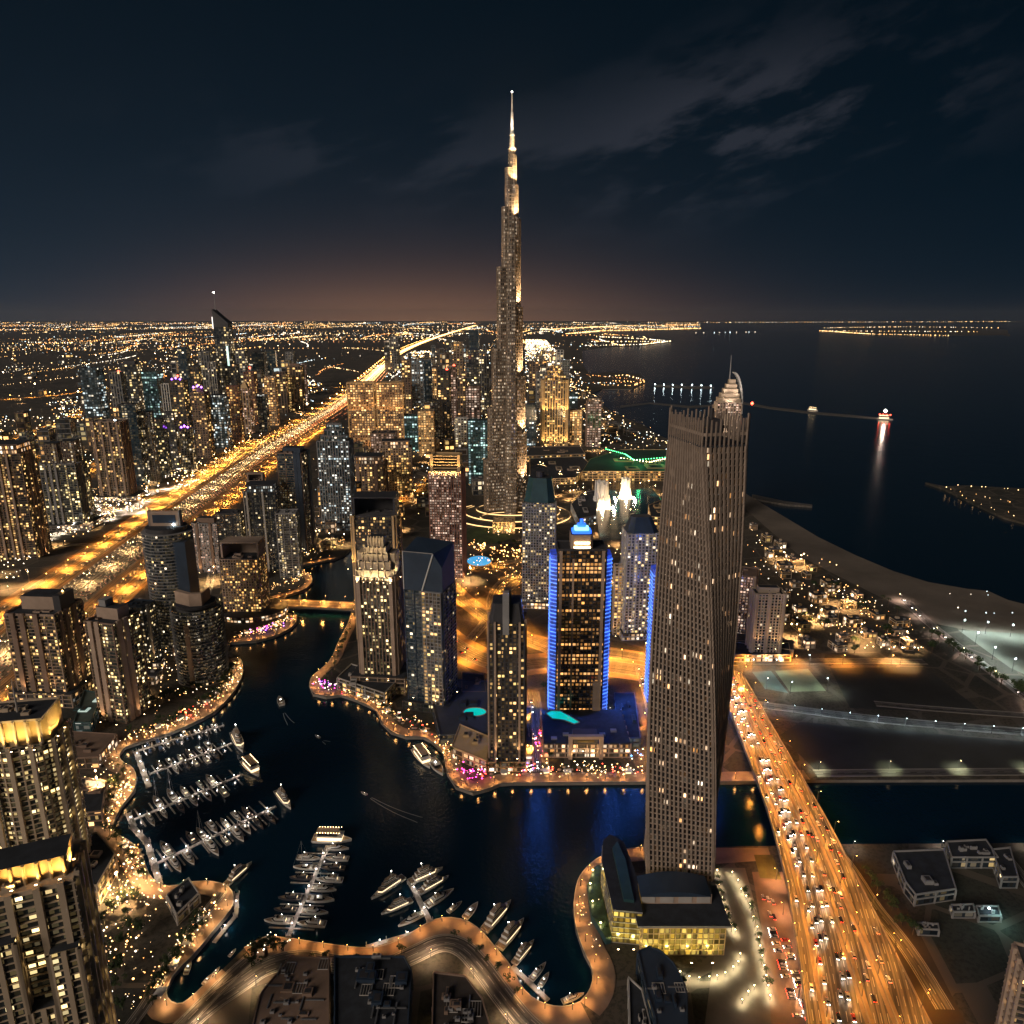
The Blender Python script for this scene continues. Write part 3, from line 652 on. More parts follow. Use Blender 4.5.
# -------- near left
r,w,d,h,zt,c=T('huge cream tower with golden floodlit crown filling the lower left corner',30,872,1130,98,.75,22,'slab','cream','yel',3.4,3.6,'none',None,band='cream',us=(.12,.36,.64,.88),bw=.07)
roofkit(r,w,d,h,ROOF,5,CON['cream'])
for i,(dx,sz,zz) in enumerate(((-.30,.34,.86),(.32,.30,.78),(.02,.26,.58))):
    mb=MB(); q=rect(w*sz,d*.22,w*dx,-d*.5-d*.09); mb.glass(q,0,h*zz,GL['yel'],3.4,3.6,60+i); wg=mb.build('wing_glazing',r)
    mb=MB(); slabs(mb,q,0,h*zz,3.4,.5,.4,CON['cream']); piers(mb,q,0,h*zz,w*sz/2.001,2.0,1.0,CON['cream']); mb.face([(a,b,h*zz+.3) for a,b in q],ROOF); wg.parent=mb.build('wing',r)
mb=MB(); mb.prism(rect(w*.86,d*.55,0,d*.02),h,h+9,CON['gold'],capm=ROOF); 
for i in range(7): mb.cyl((-w*.40+i*w*.133,-d*.27-.4,h),.8,9.2,CON['gold'],10)
mb.build('crown',r)
floods(r,[(-w*.36+i*w*.24,-d*.42,h+1.0,rad(-90)) for i in range(4)]+[(w*.46,0,h+1.0,0)],2600,(1,.60,.16),120,tilt=30)
r,w,d,h,zt,c=T('curved cream tower with bright yellow rounded crown above the left promenade',22,735,905,84,.8,10,'slab','cream','yel',3.4,3.6,'none',shape='bow',band='cream',us=(.2,.5,.8),bw=.06)
mb=MB(); q=grow(bow(w*.9,d*.8,d*.2),0); mb.prism(q,h,h+16,CON['gold'],capm=ROOF); 
for i in range(6): mb.box((-w*.4+i*w*.16,-d*.40,h+8.4),(1.2,3.4,16.8),CON['cream'])
mb.build('crown',r); mb=MB(); mb.cyl((0,0,h+16),.7,22,CON['pale'],8,.3); mb.build('mast',r); roofkit(r,w*.9,d*.8,h+16,ROOF,6,CON['cream'])
floods(r,[(-w*.38+i*w*.15,-d*.62,h+.6,rad(-90)) for i in range(6)]+[(w*.56,d*(-.2+.3*i),h+.6,0) for i in range(2)],2800,(1,.68,.20),125,tilt=20)
r,w,d,h,zt,c=T('tan tower with blank pinkish box crown beside the left end of the highway',44,607,706,66,.85,-4,'slab','tan','warm',3.4,3.4,'none',(1.3,1.2,14,'tan','warm'),band='brown',us=(.16,.36,.64),bw=.1)
roofkit(r,w,d,h,ROOF,7,CON['tan']); mb=MB(); mb.prism(rect(w*.72,d*.5,0,.1*d),h,h+13,CON['tan'],capm=ROOF); mb.box((w*.44,0,h+8),(w*.14,d*.5,16),CON['dark']); mb.build('crown',r); mb=MB(); mb.octa((w*.44,0,h+17),.9,LAMPMAT['sod']); mb.build('beacon',r)
r,w,d,h,zt,c=T('slim pink grey tower with notched box crown standing on the west promenade',112,617,722,47,1.1,-14,'slab','brown','yel',3.4,3.2,'none',None,band='tan',us=(.2,.45),bw=.15)
roofkit(r,w,d,h,ROOF,8,CON['brown']); mb=MB(); mb.prism(rect(w*.8,d*.42,0,.05*d),h,h+11,CON['tan'],capm=ROOF); mb.prism(rect(w*.25,d*.3,-w*.2,.05*d),h+11.01,h+17,CON['grey']); mb.build('crown',r)
r,w,d,h,zt,c=T('dark round fronted tower with square sign crown near the highway',167,530,655,46,.9,0,'round','grey','dark',3.5,3.4,'none',shape='round')
mb=MB(); mb.box((w*.40,-d*.18,h*.47),(w*.26,d*.5,h*.94),CON['navy']); mb.build('glass_fin',r)
mb=MB(); mb.prism(oval(w*.86,d*.86),h,h+5,CON['dark'],capm=ROOF); mb.build('crown_drum',r); mb=MB(); mb.box((-w*.02,0,h+13),(w*.66,3,17),CON['tan']); mb.box((-w*.02,-1.6,h+13),(w*.5,.4,9),CON['navy']); 
for x in (-w*.35,w*.31): mb.box((x,1,h+13.5),(1.4,6,18),CON['grey'])
mb.build('sign_crown',r); mb=MB(); mb.octa((w*.18,-3,h+7),1.4,LAMPMAT['cool']); mb.build('beacon',r)
r,w,d,h,zt,c=T('dark round tower with ringed balconies and folded crown at the promenade bend',196,604,688,47,1,0,'round','grey','dark',3.5,3.4,'none',shape='round')
mb=MB(); mb.box((-w*.02,-d*.5-.4,h*.42),(w*.09,3,h*.84),CON['tan']); mb.build('pier_band',r)
mb=MB(); mb.prism(oval(w*.8,d*.8),h,h+3,CON['dark'],capm=ROOF); mb.build('crown_drum',r)
mb=MB(); mb.prism([(-w*.38,-d*.1),(0,-d*.3),(w*.24,-d*.26),(w*.24,-d*.18),(.0,-d*.2),(-w*.34,0)],h+3,h+16,CON['tan']); mb.prism([(w*.18,-d*.2),(w*.24,-d*.2),(w*.24,d*.2),(w*.18,d*.2)],h+3,h+15,CON['brown']); mb.build('folded_crown',r)
T('low blue grey tower hidden between the slim pink tower and the round towers',138,604,664,30,.8,-10,'slab','navy','white',3.4,3.4,None,band='pale',us=(.3,),bw=.14)
T('brown panel tower left of the framed tower near the highway',207,522,573,29,.7,-3,'grid','grey','rose',3.4,3.2,'box',band='brown')
T('dark green grey slab block right of the brown panel tower near the highway',230,512,572,25,.8,4,'slab','dark','white',3.4,3.4,None)
r,w,d,h,zt,c=T('golden lit tower with dark framed crown on the oval green podium',243,556,618,44,.7,0,'grid','tan','dense',3.4,3.4,'frame',None)
mb=MB(); mb.prism(oval(w*2.0,d*2.2,30,w*.08,0),0,7,CON['teal'],capm=ROOF); mb.glass(grow(oval(w*2.0,d*2.2,30,w*.08,0),.1),0,7,GL['shop'],3.5,4,71); mb.build('oval_podium',r)
T('dark tower with arched frame and white lit panel beside the channel',262,490,572,34,.8,6,'slab','dark','dark',3.5,3.4,'light',band='pale',us=(.08,.6),bw=.06)
T('dark balconied block behind the channel bend',287,512,578,22,.9,6,'slab','grey','white',3.5,3.4,None)
T('tall tower half brown half dark blue left of the cool lit tower',293,452,552,31,.8,-8,'slab','brown','navy',3.5,3.4,'box',band='navy',us=(.75,.9),bw=.14)
T('blunt arch crowned block left of the half blue tower',256,480,560,18,.8,4,'grid','tan','warm',3.5,3.4,'frame')
r,w,d,h,zt,c=T('cool lit ribbed grey tower with two white roof lamps above the channel',335,440,530,35,.7,0,'fins','grey','cool',3.5,3.2,'step',(1.5,1.4,12,'grey','cool'))
for nm,tx in (('left','left'),('right','right')):
    r,w,d,h,zt,c=T('%s one of the two golden twin blocks beside the highway'%tx,361 if tx=='left' else 390,382,452,27.5,.45,0,'grid','brown','golden',3.8,3.8,'none',None)
    roofkit(r,w,d,h,ROOF,9,CON['gold']); mb=MB(); mb.box((0,-d/2-1.2,h-1.5),(w+2,2,3),CON['gold']); 
    for x in (-w/2-.3,w/2+.3): mb.box((x,-d/2-1.2,h/2),(3,2.4,h),CON['gold'])
    mb.build('cornice_frame',r)
    floods(r,[(-w*.3+i*w*.3,-d/2-14,h*.55,rad(-90)) for i in range(3)]+[(-w*.25+i*w*.5,-d/2-16,4,rad(-90)) for i in range(2)],16000,(1,.48,.12),100,tilt=14)
T('brown tower with a ring of gold lamps behind the gold crowned deco tower',369,462,512,36,.8,0,'grid','brown','warm',3.6,3.4,'light',band='brown')
T('stone grey hotel block right of the ring of gold lamps',396,447,500,31,.6,6,'grid','tan','dense',3.6,3.6,'light')
T('squat dark block in front of the golden twin blocks',384,432,470,26,.9,0,'grid','brown','rose',3.6,3.4,None)
r,w,d,h,zt,c=T('tall gold edged curved tower standing right behind the gold crowned deco tower',376,513,640,47,.8,0,'slab','dark','warm',3.5,3.4,'frame',shape='rect',band='gold',us=(.03,.97),bw=.05)
floods(r,[(-w*.5-6,-d*.5-6,h*.6,rad(-135)),(w*.5+6,-d*.5-6,h*.6,rad(-45))],12000,(1,.62,.22),90,tilt=12)
# deco tower with stepped gold crown
r,w,d,h,zt,c=T('brown deco tower with stepped floodlit gold crown on the centre peninsula',379,572,692,45,.9,-6,'fins','brown','yel',3.5,3.3,'none',(1.5,1.35,18,'tan','warm'),band='tan',us=(.06,.94),bw=.1)
mb=MB(); z=h; ww,dd=w*.98,d*.98
for i,(k,sc) in enumerate(((7,.86),(8,.80),(7,.84),(6,.7),(9,.3))):
    mb.prism(rect(ww,dd),z,z+k,CON['cream'],capm=ROOF)
    for j in range(6): mb.box((-ww/2+ww*j/5,-dd/2-.5,z+k/2+.8),(1.0,1.2,k+1.6),CON['cream'])
    z+=k; ww*=sc; dd*=sc
for s in (-1,1): mb.prism(rect(w*.14,d*.5,s*w*.44,0),h+.5,h+22,CON['cream'])
mb.build('stepped_crown',r)
floods(r,[(-w*.45+i*w*.18,-d*.5-3.5,h-4,rad(-90)) for i in range(6)]+[(-w*.3+i*w*.3,-d*.5-9,h+12,rad(-90)) for i in range(3)]+[(w*.5+5,-d*.2,h-2,0)],2300,(1,.78,.42),120,tilt=16)
floods(r,[(-w*.75+i*w*.3,-d*.68,1.5,rad(-90)) for i in range(6)],900,(1,.55,.3),120,tilt=20)
# dark slanted tower
r,w,d,h,zt,c=T('dark navy glass tower with slanted roof on the tip of the centre peninsula',430,585,713,50,.85,-16,'slab','navy','navy',3.5,3.4,'none',(1.25,1.2,9,'dark','yel'),band=None)
a,b=w/2,d/2; k=w*1.05; mb=MB(); v=[(-a,-b,h),(a,-b,h),(a,b,h),(-a,b,h),(-a,-b,h+k*.92),(a*.55,-b,h+k*.92),(a,-b,h+k*.6),(a,b,h+k),(-a,b,h+k*1.05)]
mb.raw(v,[(0,1,6,5,4),(1,2,7,6),(2,3,8,7),(3,0,4,8),(4,5,8),(5,6,7,8)],CON['navy']); mb.build('slanted_crown',r)
mb=MB(); mb.tube([(-a*.1,-b-.5,h-2),(a*.56,-b-.5,h+k*.92)],.7,CON['white']); mb.tube([(-a-.3,-b-.4,h+k*.93),(a*.56,-b-.4,h+k*.93)],.5,CON['grey']); mb.tube([(-a-.4,-b-.4,h),(-a-.4,-b-.4,h+k*.93)],.5,CON['white']); mb.build('edge_trim',r)
mb=MB(); mb.glass(rect(w*.5,2,w*.22,-b-1.6),9,h,GL['warm'],3.5,3.4,88); mb.build('bay_glazing',r); mb=MB(); q=rect(w*.5,2,w*.22,-b-1.6); slabs(mb,q,9,h,3.5,.3,.7,CON['grey']); piers(mb,q,9,h,3.4,.8,.4,CON['grey']); mb.build('bay_frame',r)
# gold crowned tower
r,w,d,h,zt,c=T('red brown tower with glowing gold framed crown left of the tallest tower',447,470,578,36,.8,-5,'fins','red','rose',3.6,3.4,'none')
roofkit(r,w,d,h,ROOF,12,CON['gold'])
mb=MB(); k=24
for x in (-w*.42,w*.42): mb.box((x,-d*.1,h+k/2),(w*.09,d*.6,k),CON['gold'])
for i in range(6): mb.box((0,-d*.1,h+1+i*4.2),(w*.78,d*.55,1.2),CON['gold'])
mb.box((0,d*.22,h+k/2),(w*.76,1,k),CON['gold']); mb.build('crown',r)
floods(r,[(-w*.35+i*w*.175,-d*.62,h-6,rad(-90)) for i in range(5)],9000,(1,.62,.24),120,tilt=18)
# slender tower with fin
r,w,d,h,zt,c=T('slender black tower with pale fin and dark crown on the canal front',507,618,770,35,.9,0,'grid','dark','warm',3.4,3.2,'none',(1.1,1.1,9,'gold','shop'),band='tan',us=(.16,.86),bw=.06)
mb=MB(); mb.prism(cham(w*.98,d*.95,w*.08),h,h+16,CON['dark'],capm=ROOF,pts2=cham(w*.8,d*.8,w*.07)); mb.build('crown',r)
mb=MB(); mb.prism([(-w*.12,-d*.5-2),(w*.06,-d*.5-2.6),(w*.06,-d*.4),(-w*.12,-d*.4)],h-8,h+27,CON['grey']); mb.box((w*.02,-d*.2,h+21),(w*.2,d*.3,12),CON['dark']); mb.build('fin',r)
# blue lit tower
def bluetower(label,tx,ty,by,w_,rot=0,full=True):
    r,w,d,h,zt,c=T(label,tx,ty,by,w_,.62,rot,'slab','dark','office',3.6,3.4,'none')
    for o in list(r.children):
        if o.name.startswith('facade_frame'): pass
    roofkit(r,w,d,h,ROOF,21,CON['dark'])
    for s in (-1,1):
        mb=MB(); q=[(s*w*.5,-d*.36),(s*w*.64,-d*.22),(s*w*.64,d*.35),(s*w*.5,d*.42)]
        if s<0: q=q[::-1]
        mb.prism(q,6,h-6,CON['bluelitside']); slabs(mb,q,8,h-8,3.6,.8,.7,CON['bluelit']); mb.build('blue_lit_wing',r)
        mb=MB(); mb.box((s*w*.44,-d*.5-1.2,h*.5),(w*.06,2.6,h),CON['tan']); mb.build('pier_band',r)
    mb=MB(); mb.box((-w*.18,-d*.5-1.0,h*.5-4),(w*.04,2.2,h*.96),CON['tan']); mb.build('pier_band',r)
    mb=MB(); mb.prism([(w*.30,-d*.62),(w*.47,-d*.62),(w*.47,-d*.5),(w*.30,-d*.5)],4,h*.25,CON['tan']); mb.build('buttress',r)
    mb=MB(); mb.prism(cham(w*.46,d*.8,w*.05),h,h+13,CON['tan'],capm=ROOF); mb.box((0,-d*.41,h+6),(w*.30,.8,1.2),LAMPMAT['warm']); mb.box((0,-d*.41,h+2),(w*.34,.8,.8),LAMPMAT['warm']); mb.build('crown',r)
    mb=MB(); 
    for i,(s_,k) in enumerate(((.40,2.2),(.30,2.2),(.18,2.4),(.07,4))): mb.prism(cham(w*s_,d*s_*1.3,w*.03),h+13.02+i*2.6,h+13.02+i*2.6+k,mat('blue crown lamp',(.1,.3,1),emit=(.02,.14,1),es=1.3) if i!=1 else LAMPMAT['cool'] if 0 else mat('pale blue crown lamp',(.4,.8,1),emit=(.25,.65,1),es=1.6))
    mb.build('lit_crown',r)
    for s in (-1,1):
        for k in range(5 if full else 4):
            q=plight((s*(w*.64+9),-d*.25,h*(.12+.2*k)),9000,(.05,.18,1),r,1.5,name='blue_floodlight')
    return r,w,d,h,c
bt=bluetower('tower with dark lit front and bright blue lit wings and blue crown',581,546,722,50)
r,w,d,h,c=bt
Y0=-d*.5; YF=-d*.5-58; PH=13.0
mb=MB(); q=rect(w*1.75,56,w*.06,Y0-29); mb.prism(q,0,PH,CON['dark'],capm=ROOF); o_=mb.build('podium',r); mb=MB(); mb.glass(grow(q,.15),0,PH,GL['shop'],4.3,5,91); mb.build('podium_glazing',o_)
mb=MB(); slabs(mb,q,.3,PH,4.3,.9,.8,CON['tan']); piers(mb,q,0,PH,9,.9,1.0,CON['tan'])
for x in (-w*.28,w*.34): mb.box((x,YF-.5,9.5),(w*.08,4,19),CON['tan'])
mb.box((w*.03,YF-.5,20.4),(w*.70,4,2.6),CON['tan']); mb.box((w*.03,YF+8,PH+3),(w*.5,14,5.5),CON['dark']); mb.box((w*.03,YF-.2,16),(w*.34,.6,2.0),GL['amber'])
mb.build('arcade',r)
for i in range(6): 
    mb=MB(); mb.box((-w*.6+i*w*.25,Y0-50+6*(i%3),PH+1),(5,3.5,1.6),CON['grey']); mb.build('rooftop_unit',r)
floods(r,[(-w*.2+i*w*.2,YF-6,.5,rad(-90)) for i in range(3)],1500,(1,.6,.25),110,tilt=15)
POOL=mat('lit pool water',(.02,.35,.32),.08,emit=(.0,.50,.42),es=.75)
pl=[(-w*.72,Y0-9),(-w*.60,Y0-4),(-w*.40,Y0-5),(-w*.20,Y0-14),(-w*.02,Y0-24),(-w*.14,Y0-27),(-w*.36,Y0-20),(-w*.60,Y0-18)]
mb=MB(); mb.face([(a_,b_,PH+.62) for a_,b_ in pl],POOL); o=mb.build('pool',r)
if o.data.polygons[0].normal.z<0: o.data.flip_normals()
mb=MB()
for a_,b_ in zip(pl,pl[1:]+pl[:1]): mb.tube([(a_[0],a_[1],PH+.7),(b_[0],b_[1],PH+.7)],.5,CON['tan'],5)
mb.build('pool_rim',r)
bluetower('second blue lit tower half hidden behind the twisted tower',684,562,714,54,0,False)
# dark tower with rounded top next to fountain
r,w,d,h,zt,c=T('dark teal topped tower left of the blue lit tower',540,500,608,34,.8,-6,'grid','grey','white',3.5,3.4,'none',(1.2,1.2,8,'pale','shop'))
mb=MB(); mb.prism(cham(w*.95,d*.9,w*.2),h,h+30,CON['teal'],pts2=cham(w*.7,d*.6,w*.15),capm=ROOF); mb.prism(oval(w*.25,w*.25,12),h+30.02,h+37,CON['dark']); mb.build('crown',r)
r,w,d,h,zt,c=T('pale green gridded tower with angular dark roof left of the twisted tower',641,530,640,37,.8,4,'grid','pale','white',3.5,4.2,'none',(1.15,1.15,8,'pale','shop'))
mb=MB(); mb.prism(cham(w,d,w*.18),h,h+16,CON['navy'],pts2=[(x*.62,y*.5+d*.12) for x,y in cham(w,d,w*.18)],capm=ROOF2); mb.build('crown',r)
T('narrow warm lit block right of the blue crowned tower',620,566,635,12,1,0,'grid','cream','dense',3.5,3.6,None)
# right of Cayan
r,w,d,h,zt,c=T('cream apartment slab with dark flat crown right of the twisted tower',768,592,660,32,.6,-4,'grid','cream','dark',3.4,3.6,'box',(1.0,1.1,8,'cream','warm'),band='cream',us=(.03,.5,.97),bw=.08)
floods(r,[(-w*.5,-d*.5-7,2,rad(-90)),(0,-d*.5-8,2,rad(-90)),(w*.5,-d*.5-8,2,rad(-90))],9000,(1,.55,.2),110,tilt=12)
r,w,d,h,zt,c=T('brown apartment slab just right of the twisted tower',745,572,640,24,1.2,-20,'grid','brown','rose',3.4,3.4,None,band='tan',us=(.92,),bw=.14)
mb=MB(); mb.prism(rect(w*2.4,d*.8,w*1.0,-d*.9),0,9,CON['cream'],capm=ROOF); mb.build('podium',r)
floods(r,[(w*.3,-d*1.5,1,rad(-90)),(w*1.5,-d*1.5,1,rad(-90))],9000,(1,.50,.15),120,tilt=15)
T('narrow bay windowed tower at the lower right corner',1040,962,1140,46,.9,-20,'slab','tan','warm',3.4,3.4,None,band='tan',us=(.3,.7))
# far hotel tower behind Cayan
r,w,d,h,zt,c=T('white lit hotel tower with curved sail crown behind the twisted tower',728,402,520,26,.7,-5,'fins','cream','rose',3.8,3.6,'none',hid=1)
mb=MB(); 
for i in range(5):
    q=rect(w*(.92-.16*i),d*(.9-.12*i),w*.04*i*.6,0); z=h+i*8; mb.prism(q,z,z+8,CON['cream']); 
mb.build('crown',r)
mb=MB(); prev=None; n=14
for i in range(n+1):
    a_=i/n*math.pi/2; x=w*.12+w*.46*math.cos(a_); z=h-20+72*math.sin(a_)
    if prev: mb.box(((x+prev[0])/2,0,(z+prev[1])/2),(2.4,d*.5,abs(z-prev[1])+1.2),CON['white'])
    prev=(x,z)
mb.build('sail_fin',r); mb=MB(); mb.cyl((w*.0,0,h+40),1.4,42,STEEL,8,.5); mb.build('spire',r)
floods(r,[(-w*.5-4,-d*.5-6,h-60,rad(-120)),(0,-d*.5-7,h-62,rad(-90)),(w*.5+5,-d*.5-6,h-62,rad(-60)),(0,-d*.5-7,h-6,rad(-90)),(-w*.3,-d*.5-6,h+10,rad(-90)),(w*.3,-d*.5-6,h+8,rad(-60))],6500,(1,.80,.68),110,tilt=12)
# gold stepped tower right of tallest
r,w,d,h,zt,c=T('gold floodlit stepped tower with spire right of the tallest tower',555,380,446,27,.6,0,'fins','gold','dense',3.8,4.0,'step',None,band='gold',us=(.03,.97),bw=.08,spire=14)
floods(r,[(-w*.35+i*w*.35,-d*.5-12,3,rad(-90)) for i in range(3)]+[(-w*.35+i*w*.35,-d*.5-12,h*.5,rad(-90)) for i in range(3)]+[(0,-d*.5-8,h,rad(-90))],40000,(1,.62,.24),90,tilt=10)
r,w,d,h,zt,c=T('small brown tower with bright white cornice near the sea',594,401,447,15,.8,0,'fins','brown','rose',3.8,4,'light')
# left middle
T('grey residential tower with white lit crown at the far left edge',6,452,560,50,.8,8,'slab','brown','warm',3.4,3.4,'light',band='tan',us=(.3,.5,.7),bw=.05)
r,w,d,h,zt,c=T('charcoal tower with stepped pair of upper shafts left of the bright roundabout',64,462,530,42,.8,4,'slab','grey','yel',3.4,3.4,'none',(1.4,1.3,10,'grey','shop'),band='grey',us=(.15,.3,.45),bw=.06)
roofkit(r,w,d,h,ROOF,31,CON['grey'])
for s,hh in ((-1,34),(1,38)):
    mb=MB(); mb.glass(rect(w*.36,d*.6,s*w*.25,d*.1),h,h+hh,GL['dark'],3.5,3.4,95+s); ug=mb.build('upper_shaft_glazing',r)
    mb=MB(); q=rect(w*.36,d*.6,s*w*.25,d*.1); slabs(mb,q,h,h+hh,3.5,.2,.8,CON['brown']); piers(mb,q,h,h+hh,3.4,.9,.4,CON['brown']); mb.face([(x,y,h+hh+.6) for x,y in q],ROOF); ug.parent=mb.build('upper_shaft',r)
T('tan ribbed tower with flat crown beside the bright roundabout',109,421,500,33,.7,5,'slab','tan','warm',3.4,3.4,None,band='tan',us=(.08,.35,.62,.9),bw=.07,beacon='cool',pod=(1.6,1.5,8,'white','shop'))
T('dark glass slab behind the tan ribbed tower',129,404,486,20,.8,5,'glass','dark','navy',3.5,3.4,None)
T('speckled grey tower right of the dark glass slab',143,412,484,18,.8,5,'grid','grey','white',3.5,3.4,None)
T('dark tower with small pale green lit crown',157,422,478,17,.8,5,'slab','dark','yel',3.5,3.4,'light')
MID=[('dark square topped tower at the left of the far left cluster',91,368,440,21,'glass','navy','cool',None),
('thin paired grey tower in the far left cluster',117,372,432,14,'fins','grey','dark',None),
('tower with white lit office floors in the far left cluster',130,364,425,20,'glass','dark','white','box'),
('deep teal blank tower in the far left cluster',152,372,432,20,'glass','teal','teal',None),
('slim tower with a white vertical edge in the far left cluster',166,384,450,9,'fins','white','dark',None),
('black tower with red lit roof edge left of the purple topped tower',178,380,452,17,'grid','dark','warm',None),
('short dark tower in front of the teal blank tower',170,412,470,15,'slab','dark','white',None),
('grey speckled short tower below the purple topped tower',186,428,472,13,'grid','grey','white',None),
('dark tall slab behind the far left cluster',183,347,400,12,'glass','dark','navy',None),
('pair of joined grey slabs left of the tallest left tower',205,352,404,13,'fins','grey','white',None),
('dark tower with slim white ribs beside the tallest left tower',213,362,415,9,'fins','pale','dark',None),
('tower with purple lit roof lamps',200,392,458,17,'grid','brown','warm','drum'),
('dark blue tower with white roof line and blue foot',219,398,448,18,'glass','navy','cool','light'),
('orange edged tower right of the dark blue tower',233,386,442,13,'grid','red','dense',None),
('orange lit slab behind the highway shops',245,388,434,11,'fins','gold','rose','pyramid'),
('small white outlined tower beside the highway',262,396,432,11,'glass','white','navy','light'),
('orange ribbed slab with lit top beside the white outlined tower',270,378,426,12,'fins','tan','golden','light'),
('grey pair of slabs near the highway bend',280,372,413,13,'fins','brown','warm',None),
('ribbed brown slab near the highway bend',295,366,411,16,'fins','brown','warm','box'),
('dark slab behind the orange ribbed slab',259,352,398,14,'glass','dark','navy',None),
('dull black tower behind the highway bend',271,350,390,10,'glass','dark','navy',None),
('low pale block at the end of the left cluster',290,352,385,9,'grid','grey','white',None),
('dim block left of the tallest left tower',195,366,415,10,'grid','dark','warm',None),
('grey tower right behind the tallest left tower',240,350,395,14,'grid','grey','white',None),
('squat tower with white sign in front of the tallest left tower',232,366,402,12,'grid','dark','white','light'),
('brown tower with red lit rooftop behind the orange slabs',250,372,425,12,'grid','red','warm',None),
('thin brown tower at the right end of the left cluster',303,364,406,6,'fins','brown','rose',None),
('narrow white lit tower right above the golden twin blocks',387,342,372,6,'glass','white','white','light'),
('tall pale tower above the golden twin blocks',395,336,371,8,'grid','grey','white',None),
('dark brown tower right of the golden twin blocks',406,360,430,9,'grid','brown','warm',None),
('block with bright white roof sign right of the golden twin blocks',416,362,408,15,'grid','grey','cool','light'),
('grey slab behind the block with the roof sign',427,360,405,10,'glass','grey','navy',None),
('thin tower with orange lit strip',434,369,398,5,'fins','gold','golden','light'),
('dark tower with red lamps on its shoulder',444,370,440,13,'grid','dark','warm',None),
('brown ribbed tower beside the red lamps',452,366,425,9,'fins','brown','rose',None),
('slim green white tower in the centre distance',449,340,372,6,'glass','pale','white',None),
('ochre speckled tower in the centre distance',458,342,378,9,'grid','tan','dense',None),
('blank lilac grey tower in the centre distance',474,330,360,10,'glass','grey','navy',None),
('navy tower with white roof lamps left of the tallest tower',474,350,415,11,'glass','navy','white','box'),
('grey ribbed tower close left of the tallest tower',484,356,412,10,'fins','grey','white',None),
('tower with golden cornice in the centre',459,379,420,14,'fins','brown','warm','light'),
('wide grey slab left of the tallest tower',473,386,422,15,'fins','brown','rose',None),
('dark office with teal lit floors in the centre',412,415,452,16,'glass','teal','teal',None),
('block with orange glowing windows in the centre',426,411,456,16,'grid','gold','golden',None),
('tall dark violet tower in the centre',438,400,444,11,'fins','dark','dark',None),
('dark teal glass cube left of the tallest tower',478,420,484,20,'glass','teal','teal',None),
('white lit office beside the violet tower',461,418,447,12,'grid','white','white',None),
('dark glass slab between the tallest tower and the gold stepped tower',530,404,448,13,'glass','navy','cool',None),
('pale block behind the gold stepped tower',541,372,410,9,'grid','grey','white',None),
('grey tower far right of the tallest tower',534,362,398,9,'grid','brown','warm',None),
('dark slab right of the gold stepped tower',573,392,430,10,'glass','dark','cool',None),
('orange lit low tower between the gold tower and the small brown tower',576,410,445,12,'grid','gold','golden',None),
('slim grey tower near the shore behind the gold tower',566,360,392,7,'grid','grey','white',None),
('short white lit tower close to the sea inlet',560,350,372,7,'grid','white','white',None),
('thin block beside the marina loop road',473,600,625,8,'slab','grey','white',None)]
MID=MID[:-1]
for i,(lab,tx,ty,by,w_,kd,wl,gl,cr) in enumerate(MID):
    o=T(lab,tx,ty,by,w_,.8,R.uniform(-6,6),kd,wl,gl,3.6,3.8,cr,spire=0 if i%5 else 4,beacon='red' if 'red ' in lab else None)
    if 'purple' in lab:
        r,w,d,h,zt,c=o; mb=MB()
        for k in range(3): mb.octa((-w*.3+k*w*.3,-d*.4,zt+3+3*(k%2)),3.0,LAMPMAT['purple'])
        mb.build('roof_lamp',r)
# tall left tower with slanted blade
r,w,d,h,zt,c=T('tallest tower of the left cluster with a dark slanted blade top and mast',223,327,402,18,.8,0,'glass','grey','white',4,4,'none')
mb=MB(); a,b=w/2,d/2; mb.raw([(-a,-b,h),(a,-b,h),(a,b,h),(-a,b,h),(-a,-b,h+75),(a,-b,h+18),(a,b,h+18),(-a,b,h+75)],[(0,1,5,4),(1,2,6,5),(2,3,7,6),(3,0,4,7),(4,5,6,7)],CON['dark']); mb.build('slanted_crown',r)
mb=MB(); mb.box((-a-1,-b-1,h+18),(3,3,50),LAMPMAT['white'] if 0 else mat('white edge light',(.8,.8,.8),emit=(1,.93,.85),es=1.3)); mb.box((a*.6,-b-1,h*.62),(8,2,h*.26),mat('pale green edge light',(.8,1,.9),emit=(.7,1,.88),es=1.0)); mb.build('edge_light',r)
mb=MB(); mb.cyl((-a*.8,0,h+72),2,72,STEEL,6,.8); mb.build('mast',r); mb=MB(); mb.octa((-a*.8,0,h+146),4,LAMPMAT['white']); mb.build('beacon',r)

for r_,w_,d_,h_,pd_ in ADDED_UPLIT:
    z_=15 if pd_ else 1.0
    floods(r_,[(-w_*.3,-d_*.5-6,z_,rad(-90)),(w_*.3,-d_*.5-6,z_,rad(-90)),(w_*.5+6,0,z_,0)],3200,(1,.56,.24),70,tilt=9)  # warm uplights added at the base to brighten the near towers
